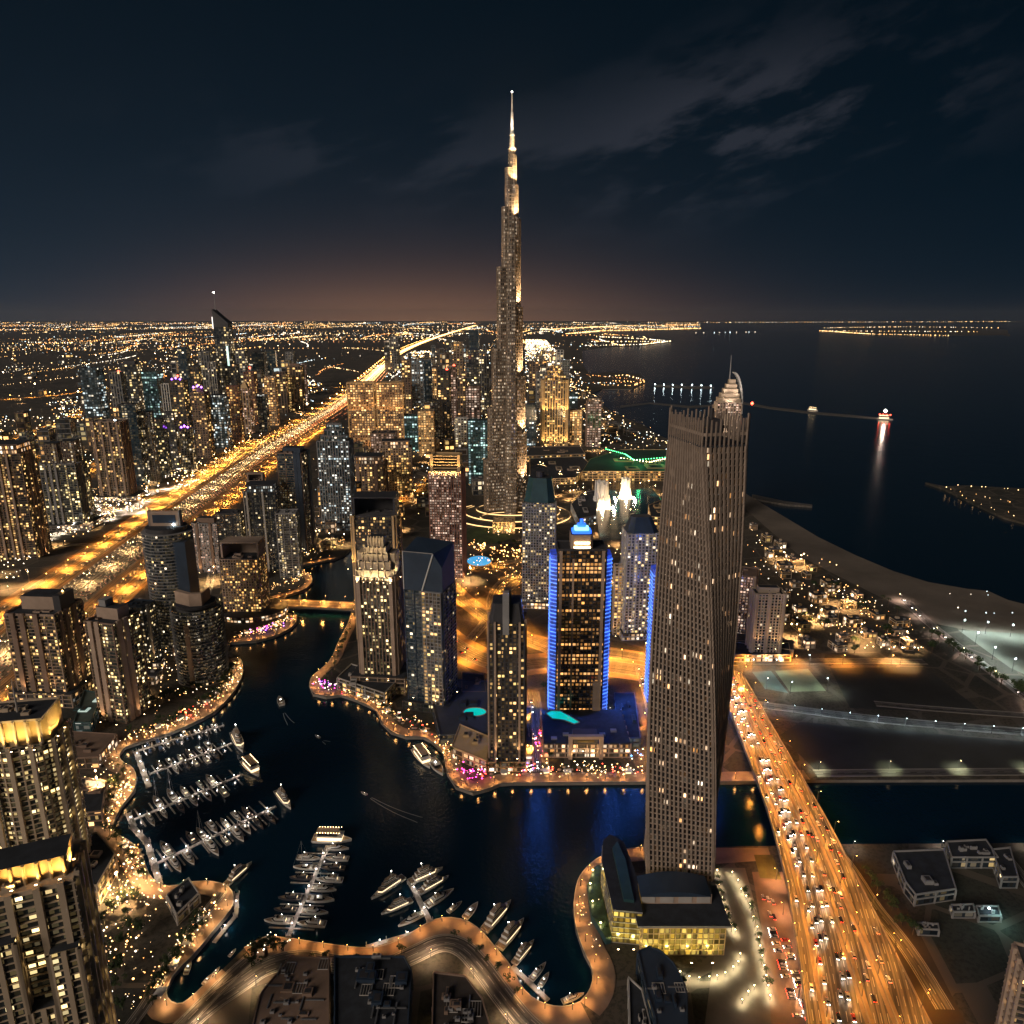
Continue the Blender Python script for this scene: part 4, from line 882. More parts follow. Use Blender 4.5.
# ================================================================ twisted tower
cb=P(681,905); 
root=thing('twisted_tower','tall twisted grey stone tower turning a quarter as it rises in the foreground','tower',(cb.x,cb.y+14,0),0)
A_,B_=42.0,26.5; NF=76; Z0=19.0
ZT=topz(cb.y+14,440); FHc=(ZT-Z0)/NF
def tw(z): return rad(-5-71*((z-Z0)/(ZT-Z0)))
def rotp(p,a): return (p[0]*math.cos(a)-p[1]*math.sin(a),p[0]*math.sin(a)+p[1]*math.cos(a))
STONE=mat('weathered grey stone panels',(.31,.245,.20),.8,var=.15,vs=.2)
plan=cham(A_,B_,1.5)
mbg=MB(); mbs=MB(); mbp=MB()
for f in range(NF):
    z=Z0+f*FHc; a=tw(z+FHc/2)
    q=[rotp(p,a) for p in grow(plan,-1.1)]; mbg.glass(q,z,z+FHc,GL['cayan'],FHc,2.9,3,phase=f)
    q=[rotp(p,a) for p in grow(plan,-.62)]; mbs.prism(q,z-.38,z+.38,STONE)
    n=len(plan)
    for i in range(n):
        p0,p1=Vector(plan[i]),Vector(plan[(i+1)%n]); L=(p1-p0).length
        if L<4: ks=[0]; nb=1
        else: nb=round(L/2.65); ks=range(nb+1)
        d_=(p1-p0)/L; nr=Vector((d_.y,-d_.x)); an=math.atan2(d_.y,d_.x)
        for k in ks:
            c_=p0+d_*(L*k/nb)-nr*.35; c2=rotp(c_,a); mbp.box((c2[0],c2[1],z+FHc/2),(1.15,.9,FHc),STONE,an+a)
mbg.build('glazing',root); mbs.build('floor_slabs',root); mbp.build('stone_piers',root)
# open crown: fins above the roof
a=tw(ZT); mb=MB(); q=[rotp(p,a) for p in plan]; mb.prism(q,ZT-.5,ZT+.6,ROOF); mb.build('roof',root)
mb=MB(); n=len(plan)
for i in range(n):
    p0,p1=Vector(plan[i]),Vector(plan[(i+1)%n]); L=(p1-p0).length; nb=max(1,round(L/2.65)); d_=(p1-p0)/L; an=math.atan2(d_.y,d_.x)
    for k in range(nb+1):
        c2=rotp(p0+d_*(L*k/nb),a); hh=(15 if i%2==0 else 17)-(k*7%5)*.5
        mb.box((c2[0],c2[1],ZT+hh/2),(.6,.8,hh),STONE,an+a)
for zz in (5.5,): 
    q=[rotp(p,a) for p in plan]; qi=[rotp(p,a) for p in grow(plan,-.8)]
    for i in range(n):
        j=(i+1)%n; mb.face([(*q[i],ZT+zz),(*q[j],ZT+zz),(*q[j],ZT+zz+1.6),(*q[i],ZT+zz+1.6)],STONE); mb.face([(*qi[j],ZT+zz),(*qi[i],ZT+zz),(*qi[i],ZT+zz+1.6),(*qi[j],ZT+zz+1.6)],STONE); mb.face([(*q[i],ZT+zz+1.6),(*q[j],ZT+zz+1.6),(*qi[j],ZT+zz+1.6),(*qi[i],ZT+zz+1.6)],STONE)
mb.build('crown_fins',root)
mb=MB(); mb.box((2,3,ZT+6),(12,9,11),CON['dark'],a); mb.box((-5,-1,ZT+4),(6,6,7),CON['dark'],a); mb.cyl((3,4,ZT+11),1.2,6,DARKM); mb.build('rooftop_unit',root)
mb=MB(); c2=rotp((A_/2,B_/2),a); mb.octa((c2[0],c2[1],ZT+22),.9,LAMPMAT['red']); mb.build('beacon',root)
# podium group of the twisted tower
def pbox(name,label,px,py,w,d,h,rz=0,wall='grey',gl='amber',cat='building',roofm=ROOF,fh=4.0,bay=4.0,zl=0,parent=None,light=None):
    g=P(px,py); r=thing(name,label,cat,(g.x,g.y,zl),rad(rz)) if parent is None else link(name,None,parent,(g.x,g.y,zl),rad(rz))
    _seed[0]+=1
    mb=MB(); mb.glass(rect(w,d),0,h,GL[gl],fh,bay,_seed[0]); mb.build('glazing',r)
    mb=MB(); slabs(mb,rect(w,d),0,h,fh,.3,.7,CON[wall]); piers(mb,rect(w,d),0,h,bay*2,.8,.5,CON[wall]); mb.build('facade_frame',r)
    roofkit(r,w,d,h,roofm,_seed[0],CON[wall],h=1.0); return r
p=P(679,955)
pd=thing('podium_building','podium of the twisted tower with glowing amber glass front','building',(p.x,p.y,0),0)
mb=MB(); mb.glass(rect(48,26,2,13),0,19,GL['amber'],3.8,3.2,7); mb.build('amber_glazing',pd)
mb=MB(); q=rect(48,26,2,13); slabs(mb,q,0,19,3.8,.2,.5,CON['gold']); piers(mb,q,0,19,3.2,.35,.3,CON['gold']); mb.prism(rect(54,32,2,16),19.1,20.4,CON['grey'],capm=ROOF); mb.build('podium_frame',pd)
mb=MB(); mb.prism(rect(42,14,1,24),20.41,27,CON['tan'],capm=ROOF); 
for i in range(4): mb.box((-16+i*11,16.8,23.5),(8,.5,4.2),CON['pale'])
mb.build('upper_storey',pd)
mb=MB(); pts=[(-22+44*i/12, 0) for i in range(13)]
for i in range(12):
    x0,x1=-21+42*i/12,-21+42*(i+1)/12; z0_,z1_=27+3.5*math.sin(math.pi*i/12),27+3.5*math.sin(math.pi*(i+1)/12)
    mb.face([(x0,15,z0_),(x1,15,z1_),(x1,31,z1_+1),(x0,31,z0_+1)],CON['navy']); mb.face([(x0,15,27),(x1,15,27),(x1,15,z1_),(x0,15,z0_)],CON['navy'])
mb.build('curved_roof',pd)
floods(pd,[(-18+12*i,-6,.3,rad(-90)) for i in range(4)],1500,(1,.80,.18),130,tilt=20)
p=P(627,942)
gw=thing('glass_wing','curved dark roofed glass wing with green terrace left of the twisted tower','building',(p.x,p.y,0),0)
q=[(-9,0),(8,-2),(9,30),(6,58),(-2,66),(-8,60),(-11,40)]
mb=MB(); mb.glass(q,0,22,GL['amber'],3.7,3.4,8); mb.build('glazing',gw); mb=MB(); slabs(mb,q,0,22,3.7,.35,.45,CON['pale']); mb.prism(q,22.1,23.2,CON['grey'],capm=ROOF); mb.build('floor_slabs',gw)
mb=MB(); mb.prism([(-2,6),(4,5),(4,40),(1,56),(-3,50)],23.3,25.5,CON['teal']); mb.build('roof_skylight',gw)
mb=MB(); q=[(-13,-2),(-9.6,-1),(-11.6,40),(-8.6,60),(-14,56),(-20,40),(-20,16)]; mb.prism(q,0,5,CON['teal'],capm=mat('terrace glass',(.06,.10,.05),.3,var=.5,vs=.2)); mb.build('terrace',gw)
for x,y in ((-15,52),(-18,40),(-18,25),(-15,8)): mb=MB(); mb.octa((x,y,6.4),.6,LAMPMAT['warm']); mb.cyl((x,y,5),.12,1.2,DARKM,5); o=mb.build('terrace_lamp',gw); plight((x,y,7.2),220,(.95,1,.45),gw,.5)
floods(gw,[(-6,-6,.4,rad(-90)),(3,-6,.4,rad(-90))],1500,(1,.85,.2),130,tilt=20)
EGG=1
# ================================================================ tallest tower
bc=P(510,512); BY=bc.y+30
root=thing('skyscraper','tallest tower of all with stepped wings floodlit in warm white and a thin spire','skyscraper',(0.0,BY,0),0)
root.location.x=P(512,512).x*BY/bc.y
m1=GL['burj']=winmat('glazing of the tallest tower',(.06,.05,.04),(1,.62,.36),(1,.80,.56),.36,0.7,mx=.2,my0=.3,my1=.8,dimfrac=.25)
BW=mat('bronze metal fins',(.34,.265,.20),.5,metal=.2)
def hz(py): return topz(BY,py)
def px2m(py): z=hz(py); return (BY*CT-(z-H)*ST)/F
wings=[(rad(197),[(512-484,459),(512-488,408),(512-492,349),(512-497,268),(512-502,208),(512-505.5,169)],.98),(rad(-20),[(526.5-512,480),(525.5-512,432),(524.5-512,377),(522-512,308),(520-512,220),(517.5-512,186),(516-512,156)],.95),
 (rad(-92),[(30,468),(26,420),(22,362),(17,290),(12.5,236),(8,196)],1.0),(rad(88),[(24,440),(20,380),(14,300),(9,220)],1.0)]
FH=6.2
for wi,(an,st,cf) in enumerate(wings):
    z0=0; mb=MB(); mf=MB(); wd=24
    for k,(e,py) in enumerate(st):
        z1=hz(py); L=e*px2m(py)/cf; wd=max(7,24-2.4*k)
        q=[rotp(p_,an) for p_ in [(0,-wd/2),(L-wd*.2,-wd/2),(L-wd*.05,-wd*.38),(L,0),(L-wd*.05,wd*.38),(L-wd*.2,wd/2),(0,wd/2)]]
        mb.glass(q,z0,z1,m1,FH,3.6,40+wi*9+k); slabs(mf,q,z0,z1,FH,.35,1.2,BW); piers(mf,q,z0,z1,3.6,.55,.7,BW)
        mf.prism(grow(q,.5),z1,z1+1.5,BW)
        if k+1<len(st): L2=st[k+1][0]*px2m(st[k+1][1])/cf
        else: L2=0
        if wi<2:
            x,y=rotp(((L+L2)/2+1,0),an)
            # flood lamps on the terrace left by each setback
            for (lx,ly,aa) in ((L+1.0,-wd*.32,an),(L+1.0,wd*.32,an)) if wi==1 else ((L+1,-wd*.3,an),):
                X_,Y_=rotp((lx,ly),an); floods(root,[(X_,Y_-2,z1+2.5,an)],50000 if wi==1 else 20000,(1,.68,.38),75,tilt=4)
            X_,Y_=rotp((L2+5,-wd*.5-5),an); floods(root,[(X_,Y_-2,z1+2,rad(-90))],170000 if wi==1 else 50000,(1,.66,.34),100,tilt=9)
        z0=z1
    o=mf.build('wing_frame',root); mb.build('wing_glazing',o)
mb=MB(); mf=MB(); zz=[0,hz(150),hz(136),hz(112),hz(92)]
for k,(z0,z1,r0,r1) in enumerate(((0,zz[1],9,6.5),(zz[1],zz[2],5.2,4.2))):
    n=12; q=[(r0*math.cos(i*math.pi/6),r0*math.sin(i*math.pi/6)) for i in range(n)]; q2=[(r1*math.cos(i*math.pi/6),r1*math.sin(i*math.pi/6)) for i in range(n)]
    mb.glass(q,z0,z1,m1,FH,4.5,77+k,pts2=q2)
    mf.prism(grow(q2,.6),z1,z1+2,BW)
mb.build('core_glazing',root); mf.build('core_frame',root)
SP=mat('bright spire steel',(.75,.72,.68),.35,metal=.1)
mb=MB(); mb.cyl((0,0,zz[2]),3.6,zz[3]-zz[2],SP,12,1.9); mb.cyl((0,0,zz[3]),1.5,zz[4]-zz[3],SP,10,.7); mb.build('spire',root); mb=MB(); mb.octa((0,0,zz[4]),1.6,LAMPMAT['white']); mb.build('beacon',root)
floods(root,[(0,-8,zz[1]+4,rad(-90)),(-5,-7,zz[1]+4,rad(-110)),(5,-7,zz[2]-10,rad(-60)),(0,-7,zz[2]+6,rad(-90))],16000,(1,.92,.82),60,tilt=4)
# ring terraces and entrance pavilion at its foot
gp=thing('ring_garden','ring shaped garden terraces with glowing rims at the foot of the tallest tower','garden',(root.location.x,BY-10,0),0)
GLOW=mat('glowing terrace rim',(.8,.6,.3),emit=(1,.60,.24),es=1.6)
for k,(rx,ry) in enumerate(((70,50),(92,74),(112,98),(60,36))):
    mb=MB(); q=oval(2*rx,2*ry,40,0,-20*k); q2=grow(q,-3)
    for i in range(40):
        j=(i+1)%40
        if q[i][1]>30: continue
        mb.face([(*q[i],.3),(*q[j],.3),(*q[j],2.2),(*q[i],2.2)],GLOW); mb.face([(*q[i],2.2),(*q[j],2.2),(*q2[j],2.2),(*q2[i],2.2)],PAVE)
    mb.build('terrace_rim',gp)
p=P(504,530); pv=pbox('pavilion','glowing golden entrance pavilion at the foot of the tallest tower',504,531,38,34,20,0,'gold','golden'); floods(pv,ringspots(38,34,.5,8,2,'FLR'),16000,(1,.66,.25),120,tilt=20)
# the dark oval lawn and blue lit pool
def ellipse_px(cx,cy,rx,ry,n=28): return [P(cx+rx*math.cos(2*math.pi*i/n),cy+ry*math.sin(2*math.pi*i/n)) for i in range(n)]
flat('lawn',ellipse_px(488,535,24,9),GRASS,.5); flat('lawn',ellipse_px(540,531,18,7),GRASS,.5)
BP=mat('blue lit pool water',(.02,.2,.4),.08,emit=(.08,.45,.85),es=.7)
def pool(label,cx,cy,rx,ry,z=.6,m=None):
    g_=P(cx,cy,z); r=thing('pool',label,'pool',(g_.x,g_.y,z),0); pts=[P(cx+rx*math.cos(2*math.pi*i/22),cy+ry*math.sin(2*math.pi*i/22),z)-g_ for i in range(22)]
    mb=MB(); mb.face([(q.x,q.y,.1) for q in reversed(pts)],m or POOL); o=mb.build('pool_water',r)
    if o.data.polygons[0].normal.z<0: o.data.flip_normals()
    mb=MB()
    for a_,b_ in zip(pts,pts[1:]+pts[:1]): mb.tube([(a_.x*1.06,a_.y*1.06,.1),(b_.x*1.06,b_.y*1.06,.1)],.6,CON['tan'],5)
    mb.build('pool_rim',r)
pool('blue lit pool between the gold crowned tower and the loop ramp',479,561,12,5,.6,BP)
# fountain
LAKE=flat('fountain_lake',PL([(590,478),(640,476),(662,500),(655,540),(600,540),(596,515)]),mw,.3)
JET=mat('white water spray',(.92,.92,.92),.9)
for lab,px,py,rm,hm in (('larger of the two glowing white fountain displays on the lake',601,508,17,56),('smaller of the two glowing white fountain displays on the lake',625,498,11,44)):
    g_=P(px,py); r=thing('fountain',lab,'fountain',(g_.x,g_.y,.4),0)
    mb=MB(); rr_=random.Random(3)
    for i in range(170):
        a_=rr_.uniform(0,6.28); q=rm*math.sqrt(rr_.uniform(.05,1)); hh=hm*(1-.14*rr_.random())*(1 if q<rm*.72 else rr_.uniform(.25,.5)); x,y=q*math.cos(a_),q*math.sin(a_)
        mb.cyl((x,y,0),2.6,hh,JET,7,1.1)
    mb.build('water_jets',r)
    mb=MB()
    for i in range(9): a_=i*.7; x,y=(rm+3)*math.cos(a_),(rm+3)*math.sin(a_); mb.octa((x,y,.8),.8,LAMPMAT['warm'])
    mb.build('underwater_lamp',r)
    for i in range(6):
        a_=i*1.05-1.6; l=plight(((rm+12)*math.cos(a_),(rm+12)*math.sin(a_),2),90000,(1,.66,.34),r,2)
# mall with green roofs
MG=mat('green lit roof',(.03,.10,.07),.7,var=.3,vs=.02)
def block(label,px,w,h,wall='cream',gl='shop',roofm=ROOF,cat='building',name='low_building',fh=5,bay=6):
    """w: footprint corners in picture coordinates on the ground"""
    pts=PL(px); c_=sum(pts,Vector())/len(pts); r=thing(name,label,cat,(c_.x,c_.y,0),0); q=[(p_.x-c_.x,p_.y-c_.y) for p_ in pts]
    ar=sum(q[i][0]*q[(i+1)%len(q)][1]-q[(i+1)%len(q)][0]*q[i][1] for i in range(len(q)))
    if ar<0: q.reverse()
    _seed[0]+=1; mb=MB(); mb.glass(q,0,h,GL[gl],fh,bay,_seed[0]); mb.build('glazing',r); mb=MB(); slabs(mb,q,0,h,fh,.4,1.0,CON[wall]); piers(mb,q,0,h,bay*2,1,.6,CON[wall]); mb.build('facade_frame',r)
    xs=[a for a,b in q]; ys=[b for a,b in q]; roofkit(r,(max(xs)-min(xs))*.8,(max(ys)-min(ys))*.8,h,roofm,_seed[0],CON[wall],q,1.2); return r
ml=block('long low mall with gold lit windows and green lit roof behind the fountains',[(582,481),(676,481),(700,486),(720,472),(690,458),(620,458),(590,468)],0,22,'gold','dense',MG,'mall','shopping_mall',6,6)
mb=MB(); c_=ml.location
def lampline(mb,px,z,step,rr_,m,c0):
    for p_,a_ in along([Vector((q.x,q.y,z)) for q in PL(px,z)],step): mb.octa((p_.x-c0.x,p_.y-c0.y,z),rr_,m)
lampline(mb,[(606,449),(625,454),(634,460),(671,457)],27,8,1.3,LAMPMAT['green'],c_); lampline(mb,[(621,458),(650,462),(668,458)],24,9,1.2,LAMPMAT['warm'],c_); mb.build('roof_lamp_line',ml)
for px in ((620,454),(640,458),(665,457)): q=P(*px,40); plight((q.x-c_.x,q.y-c_.y,42),9000,(.08,1,.35),ml,2)
floods(ml,[(q.x-c_.x,q.y-c_.y,3,rad(-90)) for q in PL([(600,488),(625,488),(650,488),(672,490)])],60000,(1,.62,.3),120,tilt=20)
block('curved cream hall with arcade left of the fountains',[(530,486),(575,484),(590,470),(582,462),(530,464)],0,14,'cream','dense')
block('white framed hall with sloped roof in front of the larger fountain',[(578,528),(596,524),(596,498),(583,500),(571,512)],0,16,'pale','cool')
block('low dark roofed mall wing right of the tallest tower',[(527,462),(585,460),(580,452),(530,453)],0,16,'tan','dense')
block('round roofed gold pavilion between the gridded tower and the twisted tower',[(650,530),(672,532),(676,518),(662,512),(648,518)],0,24,'gold','dense')
# low blocks at the bottom edge of the picture
block('wide flat brown roofed car park block behind the winding road',[(292,972),(330,973),(330,1060),(250,1060),(262,1010)],0,10,'brown','dark',mat('brown gravel roof',(.055,.045,.040),.95,var=.3,vs=.1))
block('dark roofed block with rooftop grids at the bottom centre',[(336,976),(405,976),(412,990),(408,1060),(336,1060)],0,13,'navy','dark')
block('flat brown roofed block with lit doorway at the bottom centre right',[(434,986),(466,990),(482,1012),(496,1060),(432,1060)],0,9,'brown','yel',mat('brown gravel roof',(.055,.045,.040),.95,var=.3,vs=.1))
block('dark curved roofed hall in front of the amber podium',[(637,974),(648,969),(660,974),(672,986),(680,1001),(685,1018),(686,1070),(656,1070),(654,1042),(646,1016)],0,15,'navy','dark')
block('low glazed wing left of the dark curved roofed hall',[(628,990),(641,1002),(650,1040),(650,1070),(630,1070)],0,8,'pale','teal')
block('small flat white edged pavilion roof on the hooked quay',[(168,905),(178,925),(200,903),(190,888)],0,7,'pale','warm')
block('low golden lit villa block left of the hooked quay',[(62,900),(100,905),(118,872),(100,850),(64,862)],0,14,'cream','dense')
block('dark terraced podium behind the curved cream tower',[(62,830),(104,826),(108,795),(70,790)],0,12,'brown','warm')
block('dark roofed podium between the tan tower and the west promenade',[(60,770),(100,768),(118,745),(70,742)],0,10,'brown','shop')
b_=block('green grey podium with white skylights left of the slim pink tower',[(76,735),(92,735),(104,705),(86,702)],0,12,'teal','cool',mat('grey green roof',(.08,.11,.10),.8,var=.2))
mb=MB(); mb.box((0,-6,12.6),(9,7,.8),mat('lit skylight',(.7,.8,.75),emit=(.7,.95,.85),es=.35)); mb.build('skylight',b_); mb=MB(); mb.box((4,12,12.6),(9,7,.8),mat('lit skylight',(.7,.8,.75))); mb.build('skylight',b_)
block('dark podium with curved grey wall right of the navy slanted tower',[(440,745),(490,742),(490,690),(450,688),(432,710)],0,9,'navy','dark',mat('slate blue roof',(.05,.06,.085),.7,var=.15,vs=.05))
block('arcaded podium with cream frames along the canal front plaza',[(452,758),(486,772),(490,748),(460,735)],0,10,'gold','shop')
pool('small twin turquoise pool on the podium right of the navy slanted tower',475,712,11,4,9.6)
block('white arcaded podium below the gold crowned deco tower',[(338,690),(385,706),(400,690),(352,676)],0,13,'pale','warm')
block('cream hall with bright orange front right of the twisted tower',[(733,662),(790,662),(788,650),(734,648)],0,8,'cream','shop')
block('blue tinted low block between the blue lit tower and the twisted tower',[(617,748),(640,748),(634,702),(614,702)],0,9,'navy','cool')
block('narrow lit arcade block on the street left of the blue lit tower',[(523,765),(533,765),(531,715),(525,715)],0,8,'tan','shop')
block('low stone block between the two rear roads and the slender black tower',[(462,700),(486,700),(484,682),(462,680)],0,8,'brown','warm')
# right hand warehouses
WH=[('pale walled warehouse with dark roof south of the right hand canal',[(904,893),(914,906),(954,900),(942,860),(892,862)]),('long dark roofed shed at the right of the canal yard',[(950,868),(996,868),(984,850),(945,852)]),
('narrow shed in the right hand yard',[(1000,888),(1016,888),(1008,858),(990,860)]),('small hut with white edge in the right hand yard',[(952,918),(974,918),(972,910),(950,911)]),('small hut with teal lamp in the right hand yard',[(978,922),(1000,922),(997,912),(975,912)]),('thin low shed in the sandy yard at right',[(918,935),(938,936),(937,930),(916,929)])]
for i,(l,px) in enumerate(WH):
    r=block(l,px,0,8 if i<3 else 4,'grey','dark',ROOF,'warehouse','warehouse')
    if 'teal' in l: mb=MB(); mb.octa((0,0,6.5),.8,LAMPMAT['cool']); mb.build('roof_lamp',r); plight((4,-6,9),2500,(.5,1,.9),r,.5)
# plots on the right
flat('sand_plot',PL([(846,852),(905,905),(985,1060),(935,1060),(880,925)]),mat('brown yard sand',(.055,.042,.032),.95,var=.35,vs=.02),.06)
flat('vacant_plot',PL([(830,668),(925,667),(985,714),(850,708)]),mat('dark vacant plot',(.035,.037,.036),.95,var=.5,vs=.008),.05)
flat('sports_pitch',PL([(775,671),(808,669),(826,691),(790,692)]),mat('pale sports pitch',(.22,.26,.18),.9,var=.25,vs=.04),.2)
flat('sports_pitch',PL([(752,672),(771,671),(788,693),(765,689)]),mat('blue grey court',(.12,.18,.19),.9,var=.25,vs=.04),.2)
flat('lit_yard',PL([(958,630),(1060,636),(1060,690),(1010,668)]),mat('pale green yard',(.16,.175,.155),.95,var=.2,vs=.01),.2)
flat('vacant_plot',PL([(800,722),(1060,745),(1060,768),(815,770),(780,735)]),mat('dark vacant plot',(.035,.037,.036),.95,var=.5,vs=.008),.05)
flat('forecourt',PL([(715,868),(745,868),(762,930),(776,1060),(700,1060),(716,940)]),mat('forecourt paving',(.13,.11,.09),.7,var=.2,vs=.05),.08)
flat('car_park',PL([(752,872),(786,872),(800,960),(812,1060),(775,1060),(762,930)]),mat('car park asphalt',(.15,.10,.075),.8,var=.2,vs=.05),.10)
flat('lawn',PL([(754,855),(772,855),(782,880),(760,878)]),mat('olive lawn',(.09,.085,.02),.95,var=.3),.2)
flat('bank_paving',PL([(712,848),(768,848),(772,860),(716,864)]),PAVE,.14)
lamps('fc',[(P(x,y),0) for x,y in ((717,874),(719,888),(722,902),(725,914),(731,928),(735,934),(732,876),(738,884),(741,893),(746,900),(750,908),(753,921),(757,931),(758,942),(760,950),(762,960),(764,970),(766,980),(768,990),(770,1000),(740,958),(738,966),(733,971),(725,977),(717,980),(709,981),(699,982),(689,981),(680,976),(754,990),(748,996),(742,1004))],'small warm globe lamp around the forecourt of the twisted tower','forecourt lamps of the twisted tower',3.2,0,(1,.86,.50),'warm',260,1.25,cone=170)
lamps('cp',along(PL([(776,880),(786,930),(796,985),(806,1040)]),30),'orange car park lamp beside the curved highway bridge','car park lamps',9,1.5,(1,.48,.2),'sod',1300,.8)
lamps('pit',[(P(*q),a) for q,a in (((775,671),0),((809,668),3.1),((827,692),3.1),((790,694),0),((752,671),0),((766,690),0))],'tall white floodlight mast around the sports pitches','sports pitch floodlights',14,2,(.90,1,.80),'cool',1100,1.5)
lamps('yard',[(P(*q),a) for q,a in (((962,632),0),((985,634),0),((1010,637),0),((1040,640),0),((975,645),0),((992,660),0),((1012,672),0))],'white floodlight mast around the pale yard at right','yard floodlights',16,2,(.86,1,.90),'cool',3500,2.2)

# rooftop plant on the big roofs along the bottom edge
def roofplant(r,h,x0,x1,y0,y1,n,seed):
    q=random.Random(seed)
    for i in range(n):
        mb=MB(); x,y=q.uniform(x0,x1),q.uniform(y0,y1); k=q.random()
        if k<.35:
            L=q.uniform(6,16); a_=q.choice((0,math.pi/2)); mb.box((x,y,h+.9),(L,.7,.6),STEEL,a_)
            for j in range(3): mb.box((x+(j-1)*L*.35*math.cos(a_),y+(j-1)*L*.35*math.sin(a_),h+.35),(.4,.9,.6),DARKM,a_)
            mb.build('duct',r)
        elif k<.75:
            s_=q.uniform(1.4,3); mb.box((x,y,h+.7+s_*.3),(s_,s_*.8,s_*.6),CON['grey']); mb.cyl((x,y,h+.75+s_*.6),s_*.28,.3,DARKM,10); mb.build('air_handler',r)
        else:
            w_=q.uniform(5,9); 
            for j in range(5): mb.box((x+j*1.5,y,h+.8),(.18,w_,.5),CON['pale'])
            mb.box((x+3,y-w_/2,h+.8),(6.4,.2,.5),CON['pale']); mb.box((x+3,y+w_/2,h+.8),(6.4,.2,.5),CON['pale']); mb.build('roof_frame',r)
for o in list(COL.objects):
    l_=o.get('label','')
    if 'bottom centre' in l_ or 'car park block' in l_ or l_.startswith('dark curved'):
        yy=4 if l_[:9]=='flat brow' else 22; xx=-2 if l_[:9]=='flat brow' else 14*1.0; hh={'wide flat':10,'dark roof':13,'flat brow':9,'dark curv':15}[l_[:9]]
        e=.5 if 'curved' in l_ else 1; roofplant(o,hh,-14*e if xx>0 else -9,min(14*e,abs(xx)*3 if xx<0 else 14*e),-16,yy,22 if e==1 else 8,len(l_))
# bright white lit square between the inland towers
lamps('wsq',[(P(x+R.uniform(-3,3),y+R.uniform(-1,1)),R.uniform(0,3)) for x,y in ((88,520),(98,515),(108,512),(118,510),(128,508),(138,505),(146,500),(95,506),(150,494),(160,492),(170,489),(180,486),(192,480),(125,514),(142,512),(112,520),(60,534),(48,540),(75,530))],'white lamp on the brightly lit square between the inland towers','lamps of the bright inland square',12,2,(1,.86,.70),'white',14000,2.4,cone=130)
